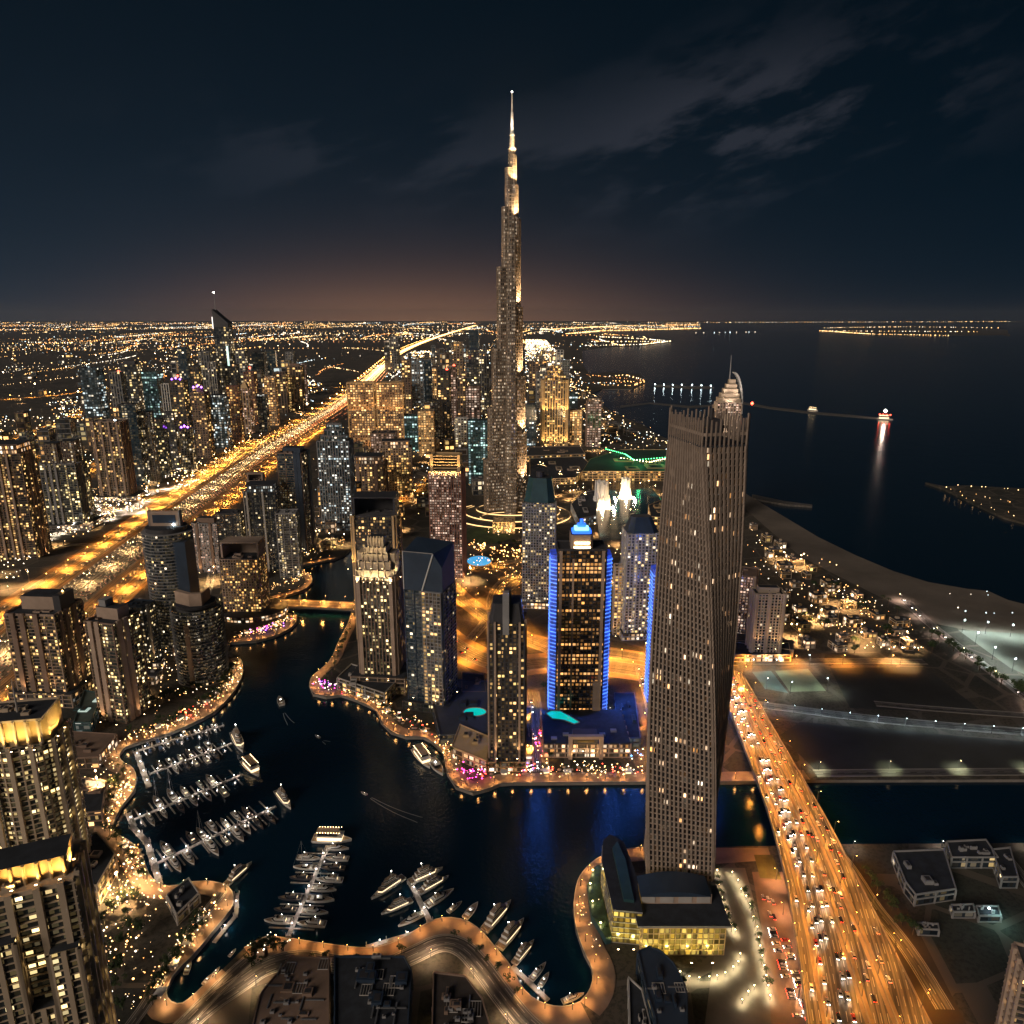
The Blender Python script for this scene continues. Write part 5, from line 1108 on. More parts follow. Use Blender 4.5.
# ================================================================ boats
HULLW=mat('white boat hull',(.62,.60,.57),.35); DECK=mat('teak deck',(.34,.25,.17),.7,var=.2,vs=.8); BGL=mat('dark boat glass',(.01,.012,.015),.1,spec=.8); HULLD=mat('dark boat hull',(.05,.05,.06),.35); CABL=mat('lit cabin window',(.5,.4,.3),emit=(1,.74,.42),es=1.6)
def hullpts(L,B,z,n=9,s=1.0):
    out=[]
    for i in range(n+1):
        u=i/n; out.append((-L/2+L*u, -B/2*s*(1-max(0,(u-.35)/.65)**2.2)*(.9+.1*min(1,u*3))))
    return out+[(x,-y) for x,y in reversed(out[:-1])]
def make_boat(name,L,B,kind,hull=HULLW):
    r=thing(name,'boat','boat',(0,0,-500))
    mb=MB(); a=hullpts(L,B,0,s=.72); b=hullpts(L,B,0); fb=.11*L**.85
    mb.prism([(x*.96,y) for x,y in a],-.6,fb*.8,hull,pts2=b,capm=DECK); q=[(x,y) for x,y in b]; 
    n=len(q); qi=grow(q,-.25)
    for i in range(n):
        j=(i+1)%n; mb.face([(*q[i],fb*.8),(*q[j],fb*.8),(*q[j],fb*1.05),(*q[i],fb*1.05)],hull); mb.face([(*q[i],fb*1.05),(*q[j],fb*1.05),(*qi[j],fb*1.05),(*qi[i],fb*1.05)],hull)
    mb.build('hull',r); z=fb*.8+.02
    if kind=='yacht':
        mb=MB(); mb.prism([(-L*.30,-B*.34),(L*.12,-B*.34),(L*.24,0),(L*.12,B*.34),(-L*.30,B*.34)],z,z+L*.085,hull,pts2=[(-L*.30,-B*.3),(L*.06,-B*.3),(L*.13,0),(L*.06,B*.3),(-L*.30,B*.3)]); cb_=mb.build('cabin',r)
        mb=MB(); mb.prism([(-L*.24,-B*.345),(L*.10,-B*.345),(L*.22,0),(L*.10,B*.345),(-L*.24,B*.345)],z+L*.03,z+L*.062,BGL); mb.build('cabin_window',cb_)
        mb=MB(); z2=z+L*.087; mb.prism([(-L*.22,-B*.24),(L*.0,-B*.24),(L*.05,0),(L*.0,B*.24),(-L*.22,B*.24)],z2,z2+L*.035,hull,capm=DECK); mb.prism([(-L*.02,-B*.2),(L*.02,-B*.2),(L*.05,0),(L*.02,B*.2),(-L*.02,B*.2)],z2+L*.036,z2+L*.065,BGL); mb.build('flybridge',r)
        mb=MB(); mb.tube([(-L*.14,-B*.2,z2),(-L*.16,-B*.16,z2+L*.09),(-L*.16,B*.16,z2+L*.09),(-L*.14,B*.2,z2)],.12,hull,5); mb.cyl((-L*.16,0,z2+L*.09),.1,L*.06,hull,5); mb.build('radar_arch',r)
        mb=MB(); mb.box((-L*.38,0,z+.35),(L*.09,B*.5,.6),hull); mb.build('deck_seat',r); mb=MB(); mb.box((L*.28,0,z+.2),(L*.10,B*.2,.3),DECK); mb.build('sun_pad',r)
        mb=MB(); mb.face([(-L*.302,-B*.2,z+.4),(-L*.302,-B*.2,z+L*.07),(-L*.302,B*.2,z+L*.07),(-L*.302,B*.2,z+.4)],CABL); mb.octa((-L*.16,0,z2+L*.155),.28,LAMPMAT['white']); mb.build('cabin_light',r)
    elif kind=='super':
        for i,(x0,x1,k) in enumerate(((-.36,.22,.36),(-.30,.12,.30),(-.22,.04,.22))):
            mb=MB(); zz=z+i*2.7; mb.prism([(L*x0,-B*k),(L*x1,-B*k),(L*(x1+.07),0),(L*x1,B*k),(L*x0,B*k)],zz,zz+2.4,hull,capm=DECK); mb.prism([(L*(x0+.02),-B*k-.05),(L*x1,-B*k-.05),(L*(x1+.072),0),(L*x1,B*k+.05),(L*(x0+.02),B*k+.05)],zz+.9,zz+1.8,CABL if i==0 else BGL); mb.build('deckhouse',r)
        mb=MB(); mb.tube([(-L*.10,-B*.15,z+8.1),(-L*.13,0,z+12),(-L*.10,B*.15,z+8.1)],.2,hull,5); mb.octa((-L*.13,0,z+12.3),.45,LAMPMAT['white']); mb.build('mast',r)
        mb=MB(); mb.box((L*.33,0,z+.3),(L*.08,B*.25,.6),hull); mb.build('sun_pad',r); mb=MB(); mb.box((-L*.42,0,z+.3),(L*.05,B*.5,.6),DECK); mb.build('deck_seat',r)
    elif kind=='dhow':
        mb=MB(); mb.box((-L*.05,0,z+1.4),(L*.62,B*.7,2.6),CABL); mb.box((-L*.05,0,z+2.9),(L*.68,B*.82,.35),hull); mb.box((-L*.1,0,z+4.1),(L*.5,B*.6,2.0),BGL); mb.box((-L*.1,0,z+5.3),(L*.56,B*.7,.3),DECK); mb.build('deckhouse',r)
        mb=MB(); 
        for i in range(9): mb.octa((-L*.34+i*L*.07,-B*.36,z+5.7),.22,LAMPMAT['warm']); mb.octa((-L*.34+i*L*.07,B*.36,z+5.7),.22,LAMPMAT['warm'])
        mb.build('lamp_string',r)
    else:
        mb=MB(); mb.prism([(-L*.1,-B*.28),(L*.08,-B*.28),(L*.17,0),(L*.08,B*.28),(-L*.1,B*.28)],z,z+L*.07,BGL,pts2=[(-L*.1,-B*.26),(L*.04,-B*.26),(L*.08,0),(L*.04,B*.26),(-L*.1,B*.26)]); mb.build('windscreen',r)
        mb=MB(); mb.box((-L*.3,0,z+.25),(L*.12,B*.6,.5),hull); mb.build('deck_seat',r); mb=MB(); mb.box((-L*.03,0,z+L*.075),(L*.2,B*.55,.12),hull); mb.build('hard_top',r)
        mb=MB(); mb.octa((-L*.1,0,z+L*.1),.22,LAMPMAT['white']); mb.build('cabin_light',r)
    return r
COVER=mat('blue canvas cover',(.04,.08,.16),.9)
def make_sail():
    r=make_boat('sailing_boat',13,3.8,'small'); mb=MB(); mb.cyl((.8,0,1.2),.12,15,STEEL,6,.06); mb.tube([(.8,0,3.0),(-4.6,0,3.1)],.22,COVER,6); mb.build('mast',r); mb=MB(); mb.tube([(6.3,0,1.3),(.8,0,15.5)],.035,STEEL,3); mb.tube([(-6.2,0,1.3),(.8,0,15.9)],.035,STEEL,3); mb.build('rigging',r); return r
def make_covered():
    r=make_boat('covered_motorboat',10,3.4,'small',HULLD); mb=MB(); mb.prism([(-4.3,-1.4),(1.5,-1.4),(3.4,0),(1.5,1.4),(-4.3,1.4)],1.0,1.8,COVER,pts2=[(-3.8,-.5),(1.0,-.6),(2.4,0),(1.0,.6),(-3.8,.5)]); mb.build('canvas_cover',r); return r
BT={'sail':(make_sail(),13),'cover':(make_covered(),10),'yacht':(make_boat('motor_yacht',20,5.6,'yacht'),20),'small':(make_boat('motorboat',11,3.6,'small'),11),'super':(make_boat('large_yacht',34,8,'super'),34),'dhow':(make_boat('tour_boat',26,8.5,'dhow'),26),'dark':(make_boat('dark_hulled_yacht',18,5,'yacht',HULLD),18)}
_used=set()
def boat(kind,pos,ang,L,label,group=None):
    b,l0=BT[kind]
    if kind not in _used: _used.add(kind); o=b; o.location=pos; o.rotation_euler=(0,0,ang); o['label']=label; 
    else: o=dup(b,pos,ang,label)
    s=L/l0; o.scale=(s,s*R.uniform(.94,1.08),s*R.uniform(.95,1.15))
    if group: o['group']=group
    return o
WZ=-2.3
def boatpx(kind,stern,bow,label,group=None,k=1.0):
    a=P(*stern,WZ);b=P(*bow,WZ); d=b-a; c=(a+b)/2; return boat(kind,(c.x,c.y,WZ),math.atan2(d.y,d.x),d.length*k,label,group)
PONT=mat('pontoon decking',(.30,.27,.25),.85,var=.2,vs=.5)
ORD=['first','second','third','fourth','fifth','sixth','seventh','eighth','ninth','tenth','eleventh','twelfth','thirteenth']
def pontoon(label,a,b,wd=2.6,lampn=0):
    A=P(*a,WZ+.7);Bb=P(*b,WZ+.7); d=Bb-A; L=d.length; an=math.atan2(d.y,d.x); r=thing('pontoon',label,'pontoon',(A.x,A.y,WZ),an)
    mb=MB(); mb.box((L/2,0,.35),(L,wd,.7),PONT); mb.build('walkway',r)
    mb=MB()
    for i in range(int(L/12)+1): 
        for s in (-1,1): mb.cyl((min(L-.3,i*12+.5),s*(wd/2+.25),-2),.22,4.6,CON['pale'],6)
    mb.build('pile',r)
    n=int(L/13)
    for i in range(n):
        mb=MB(); x=(i+.5)*L/n; mb.cyl((x,0,.7),.07,2.2,DARKM,5); mb.octa((x,0,3.0),.34,LAMPMAT['white']); mb.build('pontoon_lamp',r); plight((x,0,3.6),800,(1,.86,.74),r,.4)
    return r,A,d.normalized(),L
def dock(name,label,a,b,n,side,L0,jit=.2,kinds=('yacht','yacht','dark'),end=True,skip=(),t0=.08,t1=.93,rev=False):
    r,A,d,L=pontoon(label,a,b); nr=Vector((-d.y,d.x,0))
    for sd in side:
        cnt=0
        for i in range(n):
            u=t0+(t1-t0)*(i+.5)/n+R.uniform(-.012,.012)
            if (sd,i) in skip: continue
            Lb=L0*R.uniform(1-jit,1+jit); p=A+d*(u*L)+nr*sd*(1.6+Lb/2); cnt+=1
            out=R.random()<.6; ang=math.atan2(nr.y*sd,nr.x*sd)+(0 if out else math.pi)
            kd=kinds[R.randrange(len(kinds))] if Lb>12 else R.choice(('small','small','cover'))
            if Lb>12 and R.random()<.2: kd='sail'
            boat(kd,(p.x,p.y,WZ),ang,Lb,'%s, %s from shore on the %s side of the %s'%({'yacht':'white yacht','dark':'dark yacht','small':'white motorboat','super':'long yacht','sail':'masted sailing boat','cover':'covered motorboat'}[kd],ORD[cnt-1],'upper' if (nr.y*sd>0) else 'lower',name))
        # narrow finger piers between the berths
    for i in range(n+1):
        u=(t0+(t1-t0)*i/n)*L
        for sd in side: mb=MB(); mb.box((u,sd*(1.3+L0*.38),.3),(1.0,L0*.76,.35),PONT); mb.build('finger_pier',r)
    return A,d,L,nr
dock('topmost long pontoon','thin topmost pontoon with small boats below the west promenade',(136,751),(224,725),8,(-1,1),8.5,.25,('small','yacht'),skip=((1,3),(1,6),(-1,5)))
dock('second long pontoon','second long pontoon from the top in the west basin',(149,774),(232,743),7,(-1,1),14,.2,skip=((1,6),(-1,6),(-1,0)))
dock('third long pontoon','third long pontoon from the top in the west basin',(130,821),(243,774),7,(-1,1),16,.22,skip=((1,6),(-1,6),(1,0)))
dock('lowest long pontoon','lowest and longest pontoon in the west basin',(153,865),(276,806),9,(-1,1),18,.2,skip=((1,1),(-1,2),(1,8)))
boatpx('super',(234,734),(243,753),'broad tour yacht moored across the end of the second long pontoon')
boatpx('dhow',(245,762),(259,777),'orange lit tour boat across the end of the third long pontoon')
boatpx('super',(277,792),(291,810),'large white yacht across the end of the lowest long pontoon')
for i,(a,b) in enumerate((((136,751),(149,787)),((128,813),(134,826)),((132,826),(147,842)),((147,842),(155,868)),((155,868),(160,884)))):
    pontoon(['wide connecting pontoon between the two upper long pontoons','short end pontoon at the shore end of the third long pontoon','bent linking pontoon below the third long pontoon','bent linking pontoon above the lowest long pontoon','bent linking pontoon running down to the hooked quay'][i],a,b,4)
A,d,L,nr=dock('central comb pontoon','straight pontoon rising from the lower promenade at left centre',(288,936),(327,848),7,(-1,1),17,.15,('yacht','dark','yacht'),skip=((1,3),))
boatpx('dhow',(313,840),(352,841),'brightly lit tour boat across the end of the central comb pontoon')
boatpx('yacht',(325,849),(349,849),'long low yacht just below the brightly lit tour boat')
pontoon('short thick pontoon serving the big yachts at the lower centre',(430,921),(409,880),3.4)
for k,s,b,l in (('super',(404,878),(371,900),'long white yacht, uppermost on the left side of the big yacht pontoon'),('super',(412,901),(381,915),'long white yacht, second on the left side of the big yacht pontoon'),('yacht',(424,914),(398,927),'white yacht, lowest on the left side of the big yacht pontoon'),
 ('super',(409,884),(443,869),'long white yacht, uppermost on the right side of the big yacht pontoon'),('super',(419,894),(449,877),'long white yacht, second on the right side of the big yacht pontoon'),('yacht',(426,907),(454,890),'slim white yacht, lowest on the right side of the big yacht pontoon'),
 ('yacht',(448,913),(462,902),'small white yacht moored at the crest of the promenade bend'),('small',(465,919),(478,903),'thin motorboat beside the small white yacht at the promenade bend'),('super',(484,933),(511,902),'largest white yacht moored stern on to the right curve of the promenade'),
 ('super',(499,950),(524,920),'second large white yacht along the right curve of the promenade'),('super',(514,965),(534,941),'third large white yacht along the right curve of the promenade'),('yacht',(531,981),(546,963),'white yacht near the lower end of the right curve'),('small',(540,987),(549,973),'orange tinted motorboat near the lower end of the right curve'),
 ('yacht',(562,1003),(584,994),'low boat moored in the corner under the round bank'),('super',(226,886),(252,863),'long pointed white yacht moored off the tip of the hooked quay'),('small',(176,961),(181,951),'small white boat in the little inlet, upper one'),('small',(186,975),(191,960),'slim white boat in the little inlet, lower one'),
 ('small',(203,985),(213,974),'white boat moored along the left end of the lower promenade, first'),('small',(213,975),(220,967),'white boat moored along the left end of the lower promenade, second'),('small',(229,957),(236,949),'white boat moored along the left end of the lower promenade, third'),
 ('dhow',(416,750),(430,769),'double decked tour boat beside the orange centre promenade'),('small',(431,760),(443,776),'thin boat beside the double decked tour boat')):
    boatpx(k,s,b,l)
pontoon('long thin pontoon following the lower promenade left of the big yachts',(366,947),(421,931),3)
pontoon('pontoon along the right curve of the promenade',(512,966),(548,1000),3)
pontoon('curved quay pontoon along the right side of the hooked quay',(237,893),(236,915),2.5); pontoon('lower curved quay pontoon of the hooked quay',(236,915),(214,942),2.5)
# boats under way with their foam wakes
FOAM=mat('pale wake foam',(.30,.34,.36),.8)
def wake(px,label):
    pts=smooth(PL(px,WZ-.14),2); mb=MB(); n=len(pts)
    for i in range(n-1):
        for s in (-1,1):
            w0,w1_=.3+3.0*i/n,.3+3.0*(i+1)/n; A_,_b=ribbon_pts(pts,s*w0,0); C_,_b=ribbon_pts(pts,s*w1_,0); A2,_b=ribbon_pts(pts,s*(w0+.5),0); C2,_b=ribbon_pts(pts,s*(w1_+.5),0)
            mb.face([A_[i],A2[i],C2[i+1],C_[i+1]],FOAM)
    mb.build('wake',kind='structure')
boatpx('small',(282,706),(279,697),'motorboat under way in the channel with a curved wake'); wake([(284,713),(287,719),(291,724)],'')
boatpx('small',(320,738),(315,735),'motorboat under way below the centre promenade tip'); wake([(323,741),(328,743)],'')
boatpx('small',(367,795),(361,792),'motorboat under way in the middle of the marina with a long wake'); wake([(371,798),(385,806),(400,813),(420,820)],'')
# boats at sea
r=boatpx('dhow',(876,419),(893,420),'ship with white and red lights off the breakwater at right',k=.9); mb=MB(); mb.octa((0,0,16),3.0,LAMPMAT['white']); 
for i in range(4): mb.octa((-9+6*i,0,9),1.4,LAMPMAT['red'])
mb.build('ship_lamp',r); plight((0,-6,18),60000,(1,.75,.6),r,4)
boatpx('dhow',(808,410),(818,411),'ship with a short white row of lights left of the red lit ship')
def lightline(name,label,px,step,z,r_,key,cat='jetty',wd=4):
    pts=PL(px,0); root=thing(name,label,cat,tuple(pts[0]),0); mb=MB(); q=[p_-pts[0] for p_ in pts]; ribbon(mb,q,-wd,wd,1.0,KERB,3,KERB); mb.build('walkway',root); 
    for p_,a_ in along(q,step): mb=MB(); mb.octa((p_.x,p_.y,z),r_,LAMPMAT[key]); mb.cyl((p_.x,p_.y,0),.4,z,DARKM,5); mb.build('jetty_lamp',root)
    return root
lightline('jetty','left half of the white lit jetty line far out at sea',[(655,386),(688,386.5)],48,9,3.0,'cool')
lightline('jetty','right half of the white lit jetty line far out at sea',[(692,386.5),(714,387.5)],52,9,3.4,'cool')
# ================================================================ cars
def make_car(label,group,body,beam=False):
    r=thing('car',label,'car',(0,0,-500),0,group); mb=MB()
    mb.prism([(-2.2,-.88),(2.1,-.88),(2.3,-.5),(2.3,.5),(2.1,.88),(-2.2,.88)],.35,.95,body); mb.prism([(-1.7,-.8),(1.0,-.8),(1.0,.8),(-1.7,.8)],.96,1.5,BGL,pts2=[(-1.3,-.68),(.4,-.68),(.4,.68),(-1.3,.68)],capm=body); mb.build('body',r)
    for s in (-1,1):
        mb=MB(); mb.box((2.32,s*.58,.68),(.1,.42,.22),LAMPMAT['white']); mb.build('headlight',r)
        mb=MB(); mb.box((-2.24,s*.58,.78),(.1,.42,.2),LAMPMAT['red']); mb.build('taillight',r)
    if beam: l=plight((2.4,0,.8),1100,(1,.80,.55),r,.3,kind='SPOT',cone=64); l.rotation_euler=(0,rad(-90+14),0); l.rotation_euler=(0,rad(-76),0)
    mb=MB()
    for x in (-1.4,1.4):
        for s in (-.82,.82): mb.cyl((x,s,.02),.0,.0,DARKM,3) if 0 else mb.box((x,s,.33),(.64,.2,.62),DARKM)
    mb.build('wheel',r); return r
CARC=[mat('white car paint',(.6,.6,.6),.3,metal=.2),mat('silver car paint',(.3,.3,.32),.3,metal=.6),mat('black car paint',(.02,.02,.025),.25),mat('red car paint',(.35,.03,.02),.3),mat('sand car paint',(.35,.28,.2),.3)]
CARN=['white','silver','black','red','beige']
CARS={}
TL={'white':mat('far headlight glow',(1,1,1),emit=(1,.62,.28),es=3.2),'red':mat('far taillight glow',(1,.2,.1),emit=(1,.22,.04),es=2.5)}
def cars(spots,where,group,scale=1.0,z=None,beam=False):
    for p,a in spots:
        k=R.choices(range(5),(2,3,4,1,1))[0]; lab='%s car %s'%(CARN[k],where)
        if (k,beam) not in CARS: CARS[(k,beam)]=o=make_car(lab,group,CARC[k],beam); o.location=p; o.rotation_euler=(0,0,a); 
        else: o=dup(CARS[(k,beam)],p,a,lab,group)
        if z is not None: o.location.z=z
        if scale!=1: o.scale=(scale,)*3
def jit(sp,pr,ry=0): return [(p,a) for p,a in sp if R.random()<pr]
mid_=lambda u:between(u)
for u,dr in ((.20,1),(.26,1),(.32,1),(.38,1),(.44,1),(.55,-1),(.60,-1),(.66,-1),(.08,1),(.80,-1),(.90,-1)):
    cars([(p,a+(0 if dr>0 else math.pi)) for p,a in jit(along(mid_(u),13,0,R.uniform(2,12)),.62 if .2<=u<.46 else .38)],'driving on the curved highway bridge','cars on the curved highway bridge',1.0,DZ+.02,True)
TRB=mat('car paint of far traffic',(.3,.3,.3),.4)
mb=MB()
for o in (-26,-22.4,-18.8,-15.2,-11.6,-8,-4.4,4.4,8,11.6,15.2,18.8,22.4,26,-46,48,-43,45,-68,70):
    back=o>0
    for p,a in along(hw,15,o,R.uniform(2,14)):
        if R.random()<(.30 if abs(o)<30 else .55) or p.y>6000: continue
        c_,s_=math.cos(a),math.sin(a); mb.box((p.x,p.y,.95),(4.4,1.8,1.1),TRB,a)
        sg=-1 if back else 1
        # nose faces the traffic's direction of travel
        r_=max(.36,p.y*.00032)
        for kk,key in ((1,'white'),(-1,'red')):
            d_=kk*(-1 if not back else 1)*2.35; mb.octa((p.x+d_*c_,p.y+d_*s_,.9),r_*(1 if kk>0 else .8),TL[key])
mb.build('far_traffic',kind='stuff',label='dense streams of far traffic with head and tail lights on the wide city highway')
for i in range(26):
    t_=i/25; p=P(772+t_*26,930+t_*90); cars([(Vector((p.x+R.choice((0,6)),p.y,0)),rad(R.choice((0,180))+R.uniform(-4,4)))],'parked in the long car park row beside the highway bridge','cars parked beside the highway bridge',1,.12)
for x,y in ((763,898),(768,900),(773,903),(770,915),(774,918)): cars([(P(x,y),rad(85))],'parked near the top of the car park beside the highway bridge','cars parked at the top of the car park',1,.12)
cars(jit(along(rr[9],9,2.5,2),.5),'queuing on the street left of the blue lit tower','cars on the street left of the blue lit tower',1,.35)
cars(jit(along(rr[7],11,2,2),.5),'on the lane left of the twisted tower','cars on the lane left of the twisted tower',1,.35)
cars(jit(along(r5,13,2,2),.5),'on the beach road at right','cars on the beach road',1.1,.35)
cars(jit(along(rr[0],24,-6,2),.4)+jit(along(rr[0],24,5,9),.4),'on the road behind the blue lit tower','cars on the road behind the blue lit tower',1.1,.35)
# ================================================================ trees
LEAF=mat('tree foliage',(.035,.060,.018),.9,var=.5,vs=.6); LEAF2=mat('palm fronds',(.045,.065,.02),.8,var=.3,vs=.6); BARK=mat('bark',(.10,.07,.045),.95,var=.3,vs=1)
def make_tree(seed,palm=False):
    r_=random.Random(seed); r=thing('palm_tree' if palm else 'broadleaf_tree','tree','tree',(0,0,-500)); h=8.5 if palm else 4.5
    mb=MB(); mb.cyl((0,0,0),.26,h,BARK,6,.15)
    if not palm:
        for i in range(4): a_=i*1.6; mb.tube([(0,0,h*.6),(1.4*math.cos(a_),1.4*math.sin(a_),h*1.15)],.1,BARK,4)
    mb.build('trunk',r); mb=MB()
    if palm:
        for i in range(13):
            a_=i*2*math.pi/13+r_.uniform(-.2,.2); e=r_.uniform(.1,.8); prev=None
            for k in range(5):
                u=k/4; x=3.2*u; z=h+e*2.2*u-2.6*u*u; q=(x*math.cos(a_),x*math.sin(a_),z); wv=.42*(1-u*.7); n_=(-math.sin(a_)*wv,math.cos(a_)*wv)
                if prev: mb.face([(prev[0][0]-prev[1][0],prev[0][1]-prev[1][1],prev[0][2]),(q[0]-n_[0],q[1]-n_[1],q[2]),(q[0]+n_[0],q[1]+n_[1],q[2]),(prev[0][0]+prev[1][0],prev[0][1]+prev[1][1],prev[0][2])],LEAF2)
                prev=(q,n_)
    else:
        cl=[(r_.gauss(0,1.3),r_.gauss(0,1.3),h+1.3+r_.gauss(0,.9),r_.uniform(.9,1.7)) for _ in range(9)]
        for _ in range(260):
            c_=cl[r_.randrange(9)]; v=Vector((r_.gauss(0,1),r_.gauss(0,1),r_.gauss(0,1))).normalized()*c_[3]*r_.uniform(.6,1.05); p=Vector(c_[:3])+v; q=v.to_track_quat('Z','Y'); s=r_.uniform(.25,.5)
            mb.face([p+q@Vector(e) for e in ((-s,-s*.7,0),(s,-s*.5,.1),(s*.8,s*.7,0),(-s*.7,s*.8,.12))],LEAF)
    mb.build('crown',r); return r
TREES=[make_tree(1),make_tree(2),make_tree(3,True)]; _tu=set()
def tree(p,k,label,group,s):
    if k not in _tu: _tu.add(k); o=TREES[k]; o.location=p; o['label']=label; o['group']=group
    else: o=dup(TREES[k],p,0,label,group)
    o.rotation_euler=(0,0,R.uniform(0,6)); o.scale=(s,s,s*R.uniform(.9,1.2))
def treeline(px,step,label,group,k,s=1.0,jj=2.0,pts=None,off=0):
    for p,a in along(pts or PL(px),step,off,R.uniform(0,step)):
        q=Vector((p.x+R.uniform(-jj,jj),p.y+R.uniform(-jj,jj),.1))
        if onland(q.x,q.y): tree(q,R.choice(k),label+(' (palm)' if 0 else ''),group,s*R.uniform(.75,1.25))
treeline([(250,966),(262,955),(285,955)],3.2,'bushy green tree clustered at the left end of the lower promenade','trees at the left end of the lower promenade',(0,1),1.0,3)
treeline([(300,955),(340,962),(385,962),(410,950)],9,'small tree in the planting strip of the lower promenade','trees along the lower promenade',(0,),.6,.6)
treeline([(450,935),(470,944),(490,965),(520,1000)],9,'small tree between the promenade and the winding road','trees between promenade and winding road',(0,1),.6,1)
treeline([(150,1010),(158,990),(170,970),(185,950),(200,930),(208,912)],6.5,'roadside tree on the hooked quay','trees on the hooked quay',(0,1,2),.8,2)
treeline([(118,1000),(110,960),(128,930),(140,905)],7,'dark garden tree between the lower left tower and the hooked quay','dark garden trees at lower left',(0,1),1.1,9)
treeline([(100,925),(120,905),(150,895)],7,'palm or shade tree in the courtyard left of the hooked quay','courtyard trees left of the hooked quay',(0,1,2),1.0,6)
treeline([(100,825),(104,800),(120,780),(122,768)],5.5,'tree in the terraces beside the west promenade','trees beside the west promenade',(0,1,2),.8,3)
treeline([(115,830),(125,850),(135,866),(140,880)],5.5,'tree in the planted curve above the hooked quay','trees above the hooked quay',(0,1,2),.8,3)
treeline([(140,730),(170,722),(200,706),(220,690),(232,668)],6,'tree along the promenade below the round balconied towers','trees below the round balconied towers',(0,1,2),.85,4)
treeline([(150,705),(180,700),(200,690)],7,'dark tree at the foot of the round balconied towers','trees at the foot of the round towers',(0,1),1.1,5)
treeline([(325,690),(345,640),(350,625)],7,'tree on the east bank of the marina','trees on the east bank',(0,2),.8,2)
treeline([(330,692),(360,693),(400,722),(425,732)],7,'tree in the restaurant terraces of the centre peninsula','trees on the centre peninsula',(0,1,2),.8,3)
treeline([(450,755),(465,775),(520,773),(600,773),(640,773)],9,'palm on the canal front promenade','palms along the canal front',(2,),.9,1.5)
treeline([(716,870),(722,900),(733,940)],7,'clipped tree beside the forecourt of the twisted tower','trees beside the forecourt',(0,),.7,.8)
treeline([(745,890),(752,915),(758,945),(766,990)],7,'palm in the planting strip of the forecourt','palms in the forecourt strip',(2,0),.8,1)
treeline([(800,600),(830,590),(870,605),(900,630),(930,655)],22,'dark park tree near the beach at right','park trees near the beach',(0,1,2),1.5,28)
treeline([(790,610),(830,630),(870,650),(910,655)],20,'dark garden tree between the beach villas','trees between the beach villas',(0,1,2),1.5,28)
treeline([(930,635),(960,655),(990,675),(1020,700)],12,'tree along the beach road beside the pale yard','trees beside the pale yard',(0,1),1.4,5)
treeline([(460,545),(500,548),(540,545)],14,'tree on the boulevard in front of the tallest tower','trees in front of the tallest tower',(0,2),1.5,6)
treeline([(866,868),(880,895),(905,925),(915,940)],7,'scrubby tree in the yard right of the highway bridge','trees in the right hand yard',(0,1),.9,3)
treeline([(540,725),(545,745),(552,760)],7,'tree on the street left of the blue lit tower','trees left of the blue lit tower',(0,2),.8,1.5)

# ================================================================ terrace kiosks and parasols
def make_kiosk():
    r=thing('kiosk','k','kiosk',(0,0,-500)); mb=MB(); mb.box((0,0,1.5),(5,3.4,3),CON['tan']); mb.build('wall',r)
    mb=MB(); mb.face([(-2.2,-1.72,.9),(2.2,-1.72,.9),(2.2,-1.72,2.5),(-2.2,-1.72,2.5)],CABL); mb.face([(2.52,-1.3,.9),(2.52,1.3,.9),(2.52,1.3,2.5),(2.52,-1.3,2.5)],CABL); mb.build('lit_front',r)
    mb=MB(); mb.box((0,-.6,3.15),(6,5.4,.25),CON['white']); mb.build('awning',r); return r
def make_parasol():
    r=thing('parasol','k','parasol',(0,0,-500)); mb=MB(); mb.cyl((0,0,0),.06,2.5,STEEL,5); mb.build('pole',r)
    mb=MB(); mb.cyl((0,0,2.3),1.7,.55,CON['cream'],8,.1); mb.build('canopy',r); return r
KI=make_kiosk(); PA=make_parasol(); ku=[0,0]
def place(kind,px,step,off,lab,grp,jj=1.5,pr=.8):
    src=(KI,PA)[kind]
    for p,a in along(smooth(PL(px),1),step,off,R.uniform(0,step)):
        if R.random()>pr: continue
        q=Vector((p.x+R.uniform(-jj,jj),p.y+R.uniform(-jj,jj),.15))
        if not onland(q.x,q.y): continue
        if not ku[kind]: ku[kind]=1; src.location=q; src.rotation_euler=(0,0,a); src['label']=lab; src['group']=grp
        else: dup(src,q,a+R.uniform(-.2,.2),lab,grp)
for lab,px in (('below the round balconied towers',[(140,733),(170,725),(200,709),(222,692),(234,668)]),('on the terraces north of the marina bridge',[(235,636),(262,630),(288,620)]),('on the centre peninsula terraces',[(345,690),(372,701),(400,720),(428,733)]),
 ('on the canal front below the blue lit tower',[(490,774),(560,774),(640,774)]),('beside the west promenade',[(104,822),(112,800),(126,778)]),('above the hooked quay',[(122,845),(136,862),(140,880)]),('on the hooked quay',[(158,1000),(172,972),(196,930),(212,905)])):
    place(0,px,17,0,'small terrace kiosk with white awning '+lab,'kiosks '+lab); place(1,px,5.5,4,'cream terrace parasol '+lab,'parasols '+lab,2.5,.75); place(1,px,6.5,-4,'cream terrace parasol '+lab,'parasols '+lab,2.5,.6)
treeline([(130,736),(165,727),(198,710),(224,690),(236,665)],5,'tree between the restaurant terraces of the west promenade','trees between west terraces',(0,1,2),.8,6)
treeline([(108,835),(104,812),(114,790),(128,772)],5,'tree between the lamps beside the west promenade','trees between west lamps',(0,1,2),.8,5)
treeline([(150,1005),(164,975),(186,940),(205,912)],5,'shade tree along the spine of the hooked quay','trees on the quay spine',(0,1),.85,3)
treeline([(600,880),(606,910),(606,935)],5,'shrub like tree on the green terrace edge below the glass wing','trees at the green terrace',(0,),.5,1)
